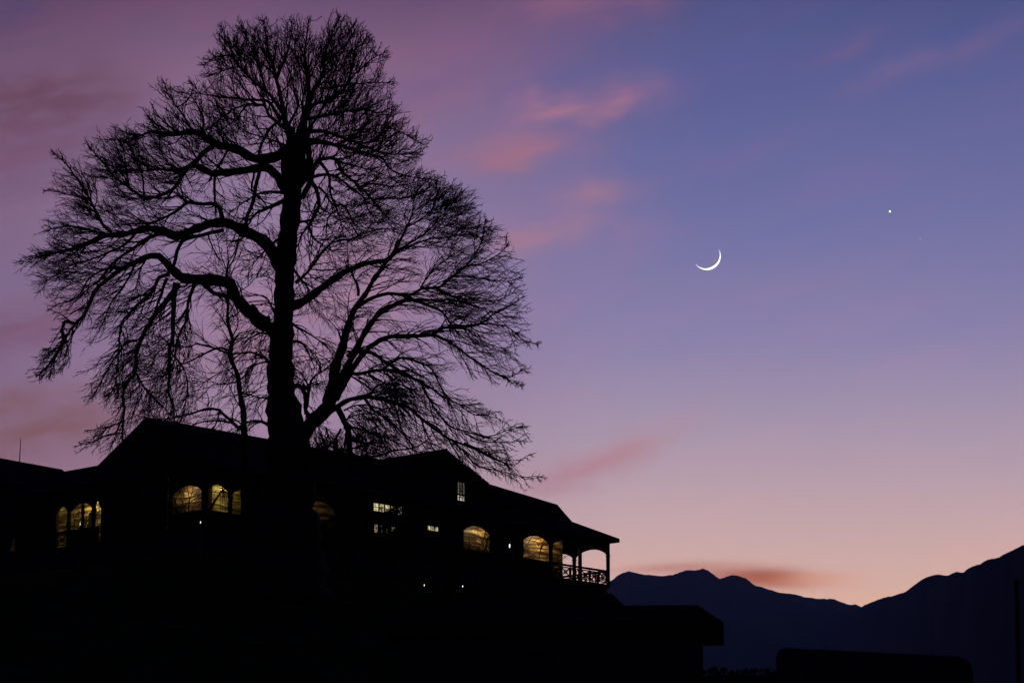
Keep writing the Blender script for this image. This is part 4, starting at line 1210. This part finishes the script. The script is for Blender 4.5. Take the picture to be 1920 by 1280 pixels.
bare_shrub(900, 992, 186, 0.9, 'bare branching shrub crossing the lit arch under the cross gable', 3)
bare_shrub(336, 932, 166, 0.8, 'bare branching shrub crossing the lit arch left of the lodge corner', 8)
bare_shrub(138, 962, 176, 0.8, 'bare branching shrub crossing the left half of the far left bay', 5)
bare_shrub(996, 1030, 189, 0.6, 'low bare shrub at the left foot of the lit verandah arch', 6)


# ------------------------------------------------------------------ garden lights
def hit_ground(px, py):
    for Y in np.arange(60, 220, 0.25):
        p = at_Y(px, py, Y)
        if p[2] <= float(ground_z(p[0], p[1])) + 0.02: return p
    return at_Y(px, py, 168.0)


def garden_lamp(px, py, label, r=0.05, hgt=0.5, Y=None):
    if Y:
        p = at_Y(px, py, Y)
    else:
        p = hit_ground(px, py + hgt * 5333 / 165)
        p = at_Y(px, py, p[1])
    g = float(ground_z(p[0], p[1])); b = p.copy(); b[2] = g
    t = thing('garden_lamp', label, 'lamp', tuple(b), 'tiny garden lamps on the slope')
    m = MB(); m.tube([b, p - ZV * 0.06], 0.025, 6); m.build('post', M_METAL, t, origin=tuple(b))
    m = MB(); m.tube([p - ZV * 0.06, p, p + ZV * 0.06], [r * 0.6, r, r * 0.5], 8); m.build('bulb', M_BULB, t, smooth=True, origin=tuple(b))


garden_lamp(795.5, 1096.5, 'left of the two tiny lamps on the dark slope below the lodge', 0.02)
garden_lamp(867.5, 1098.5, 'right of the two tiny lamps on the dark slope below the lodge', 0.028)
garden_lamp(376, 978.5, 'small white lamp by the lodge corner, below the lit arches', 0.03, Y=167.5)


# ------------------------------------------------------------------ foreground house with hipped roof
def front_house():
    Y0 = 87.5
    c = at_Y(1357, 1188, Y0); ze = c[2]; zf = at_Y(1357, 1166, Y0)[2]      # near right eave corner, under and over
    v = np.array([c[0], c[1], 0.0]); v /= np.linalg.norm(v); u = np.array([v[1], -v[0], 0.0])
    o_ = np.array([c[0], c[1], 0.0])
    def P(p, q, z): return o_ + u * p + v * q + ZV * z
    L, Dp, ov = 10.5, 3.2, 0.66
    xr = -0.80; zr = at_Y(1308, 1133, Y0 + Dp / 2)[2]
    g = P(-L / 2, Dp / 2, 0); zg = float(ground_z(g[0], g[1])) - 1.0
    base = (g[0], g[1], zg)
    t = thing('hipped_house', 'black low house with a hipped roof in the foreground below the lodge', 'building', base)
    m = MB(); w = [(-L + ov, 0.3), (-ov, 0.3), (-ov, Dp - 0.3), (-L + ov, Dp - 0.3)]
    m.hull([P(a_, b_, zg) for a_, b_ in w], [P(a_, b_, ze - 0.003) for a_, b_ in w])
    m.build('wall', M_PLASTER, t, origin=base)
    e = [(-L, 0), (0, 0), (0, Dp), (-L, Dp)]
    m = MB(); m.hull([P(a_, b_, ze) for a_, b_ in e], [P(a_, b_, zf) for a_, b_ in e])
    m.build('fascia', M_WOOD, t, origin=base)
    m = MB(); m.v = [tuple(P(a_, b_, zf + 0.003)) for a_, b_ in e] + [tuple(P(-L - xr, Dp / 2, zr)), tuple(P(xr, Dp / 2, zr))]
    m.f = [[0, 1, 5, 4], [1, 2, 5], [2, 3, 4, 5], [3, 0, 4], [3, 2, 1, 0]]
    m.build('roof', M_ROOF, t, origin=base)
    # a narrow dark window in the long wall
    m = MB(); m.hull([P(-6.2, 0.27, ze - 1.5), P(-5.2, 0.27, ze - 1.5), P(-5.2, 0.27, ze - 0.5), P(-6.2, 0.27, ze - 0.5)], [P(-6.2, 0.32, ze - 1.5), P(-5.2, 0.32, ze - 1.5), P(-5.2, 0.32, ze - 0.5), P(-6.2, 0.32, ze - 0.5)])
    m.build('window', M_ROOF, t, origin=base)


front_house()


def shed():
    """flat-roofed block with rounded upper corners, close and out of focus"""
    Y0 = 44.0
    a = at_Y(1455, 1225, Y0); b = at_Y(1824, 1247, Y0 + 1.4)
    zg = float(ground_z((a[0] + b[0]) / 2, Y0)) - 0.6
    d = (b - a); d[2] = 0; L = np.linalg.norm(d); d /= L; n = np.array([a[0] + 0.25, a[1], 0.0]); n /= np.linalg.norm(n)
    base = np.array([(a[0] + b[0]) / 2, (a[1] + b[1]) / 2, zg])
    t = thing('flat_shed', 'black flat-topped shed with rounded corners, nearest thing at lower right', 'shed', tuple(base))
    zt = at_Y(1472, 1213, Y0)[2]
    prof = [(0, zg), (0, zt - 0.16), (0.03, zt - 0.07), (0.09, zt - 0.02), (0.18, zt), (L - 0.30, zt - 0.0), (L - 0.14, zt - 0.03), (L - 0.05, zt - 0.09), (L, zt - 0.2), (L, zg)]
    m = MB(); m.hull([a * [1, 1, 0] + d * u + ZV * z for u, z in prof], [a * [1, 1, 0] + d * u + n * 3.0 + ZV * z for u, z in prof])
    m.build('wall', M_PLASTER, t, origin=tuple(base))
    m = MB(); m.hull([a * [1, 1, 0] + d * (L * .36) - n * .03 + ZV * z for z in ()] or [a * [1, 1, 0] + d * u - n * 0.04 + ZV * z for u, z in ((L * .3, zg), (L * .62, zg), (L * .62, zg + 2.0), (L * .3, zg + 2.0))],
                     [a * [1, 1, 0] + d * u + n * 0.02 + ZV * z for u, z in ((L * .3, zg), (L * .62, zg), (L * .62, zg + 2.0), (L * .3, zg + 2.0))])
    m.build('door', M_WOOD, t, origin=tuple(base))


shed()


def hedge():
    """clipped hedge closing the gap between the two low buildings"""
    rr = np.random.RandomState(9); Y = 62.0
    a = at_Y(1285, 1252, Y); b = at_Y(1500, 1250, Y)
    zg = float(ground_z(a[0], Y)) - 0.5
    base = np.array([(a[0] + b[0]) / 2, Y, zg])
    t = thing('garden_hedge', 'dark uneven hedge low between the hipped house and the flat shed', 'hedge', tuple(base))
    n = 5000
    x = rr.uniform(a[0], b[0], n); y = Y + rr.uniform(-0.4, 0.4, n)
    top = a[2] - 0.05 + 0.03 * np.sin(x * 3.1) + 0.02 * np.sin(x * 7.3 + 1) + 0.07 * np.exp(-((x - at_Y(1440, 1250, Y)[0]) / 0.25) ** 2)
    z = zg + (top - zg) * rr.rand(n) ** 0.6
    cen = np.stack([x, y, z], -1)
    u = rr.randn(n, 3); u /= np.linalg.norm(u, axis=1, keepdims=True); v = np.cross(u, rr.randn(n, 3)); v /= np.linalg.norm(v, axis=1, keepdims=True)
    s_ = 0.06 * rr.uniform(0.6, 1.4, (n, 1))
    V = np.stack([cen - u * s_, cen + v * s_ * .6, cen + u * s_, cen - v * s_ * .6], 1).reshape(-1, 3)
    F = (np.arange(n) * 4)[:, None] + np.arange(4)[None]
    link('foliage', V, F, M_LEAF, t, origin=tuple(base))
    m = MB(); m.hull([(a[0], Y - .25, zg), (b[0], Y - .25, zg), (b[0], Y + .25, zg), (a[0], Y + .25, zg)], [(a[0], Y - .25, a[2] - .2), (b[0], Y - .25, a[2] - .2), (b[0], Y + .25, a[2] - .2), (a[0], Y + .25, a[2] - .2)])
    m.build('twig_core', M_TWIG, t, origin=tuple(base))


hedge()


def pole():
    Y = 26.0
    p = at_Y(1897, 1280, Y); zg = float(ground_z(p[0], Y)) - 0.3; top = at_Y(1906, 1085, Y)
    b = np.array([p[0], Y, zg])
    m = MB(); m.tube([b, b * .5 + top * .5, top], [0.028, 0.025, 0.022], 8)
    o = m.build('utility_pole', M_WOOD, None, smooth=True, origin=tuple(b))
    tag(o, 'blurred dark pole at the right edge before the mountainside', 'pole')


pole()
# the faint bush seen just over the shed
shrub(1560, 1206, 52, 0.55, 1.0, 'small out-of-focus bush showing over the flat shed roof', 12, 700, 0.05, None, 'bush')


# ------------------------------------------------------------------ dusk haze in the valley air
def haze(density):
    m = bpy.data.materials.new('haze_air'); m.use_nodes = True
    nt = m.node_tree; nt.nodes.clear()
    v = nt.nodes.new('ShaderNodeVolumePrincipled'); o = nt.nodes.new('ShaderNodeOutputMaterial')
    v.inputs['Color'].default_value = (0.36, 0.52, 0.95, 1); v.inputs['Density'].default_value = density
    v.inputs['Anisotropy'].default_value = 0.45
    nt.links.new(v.outputs[0], o.inputs['Volume'])
    mb = MB(); h = 16000
    mb.hull([(-h, -h, -62), (h, -h, -62), (h, h, -62), (-h, h, -62)], [(-h, -h, 1300), (h, -h, 1300), (h, h, 1300), (-h, h, 1300)])
    o = mb.build('haze', m); o['kind'] = 'stuff'


haze(4.5e-5)
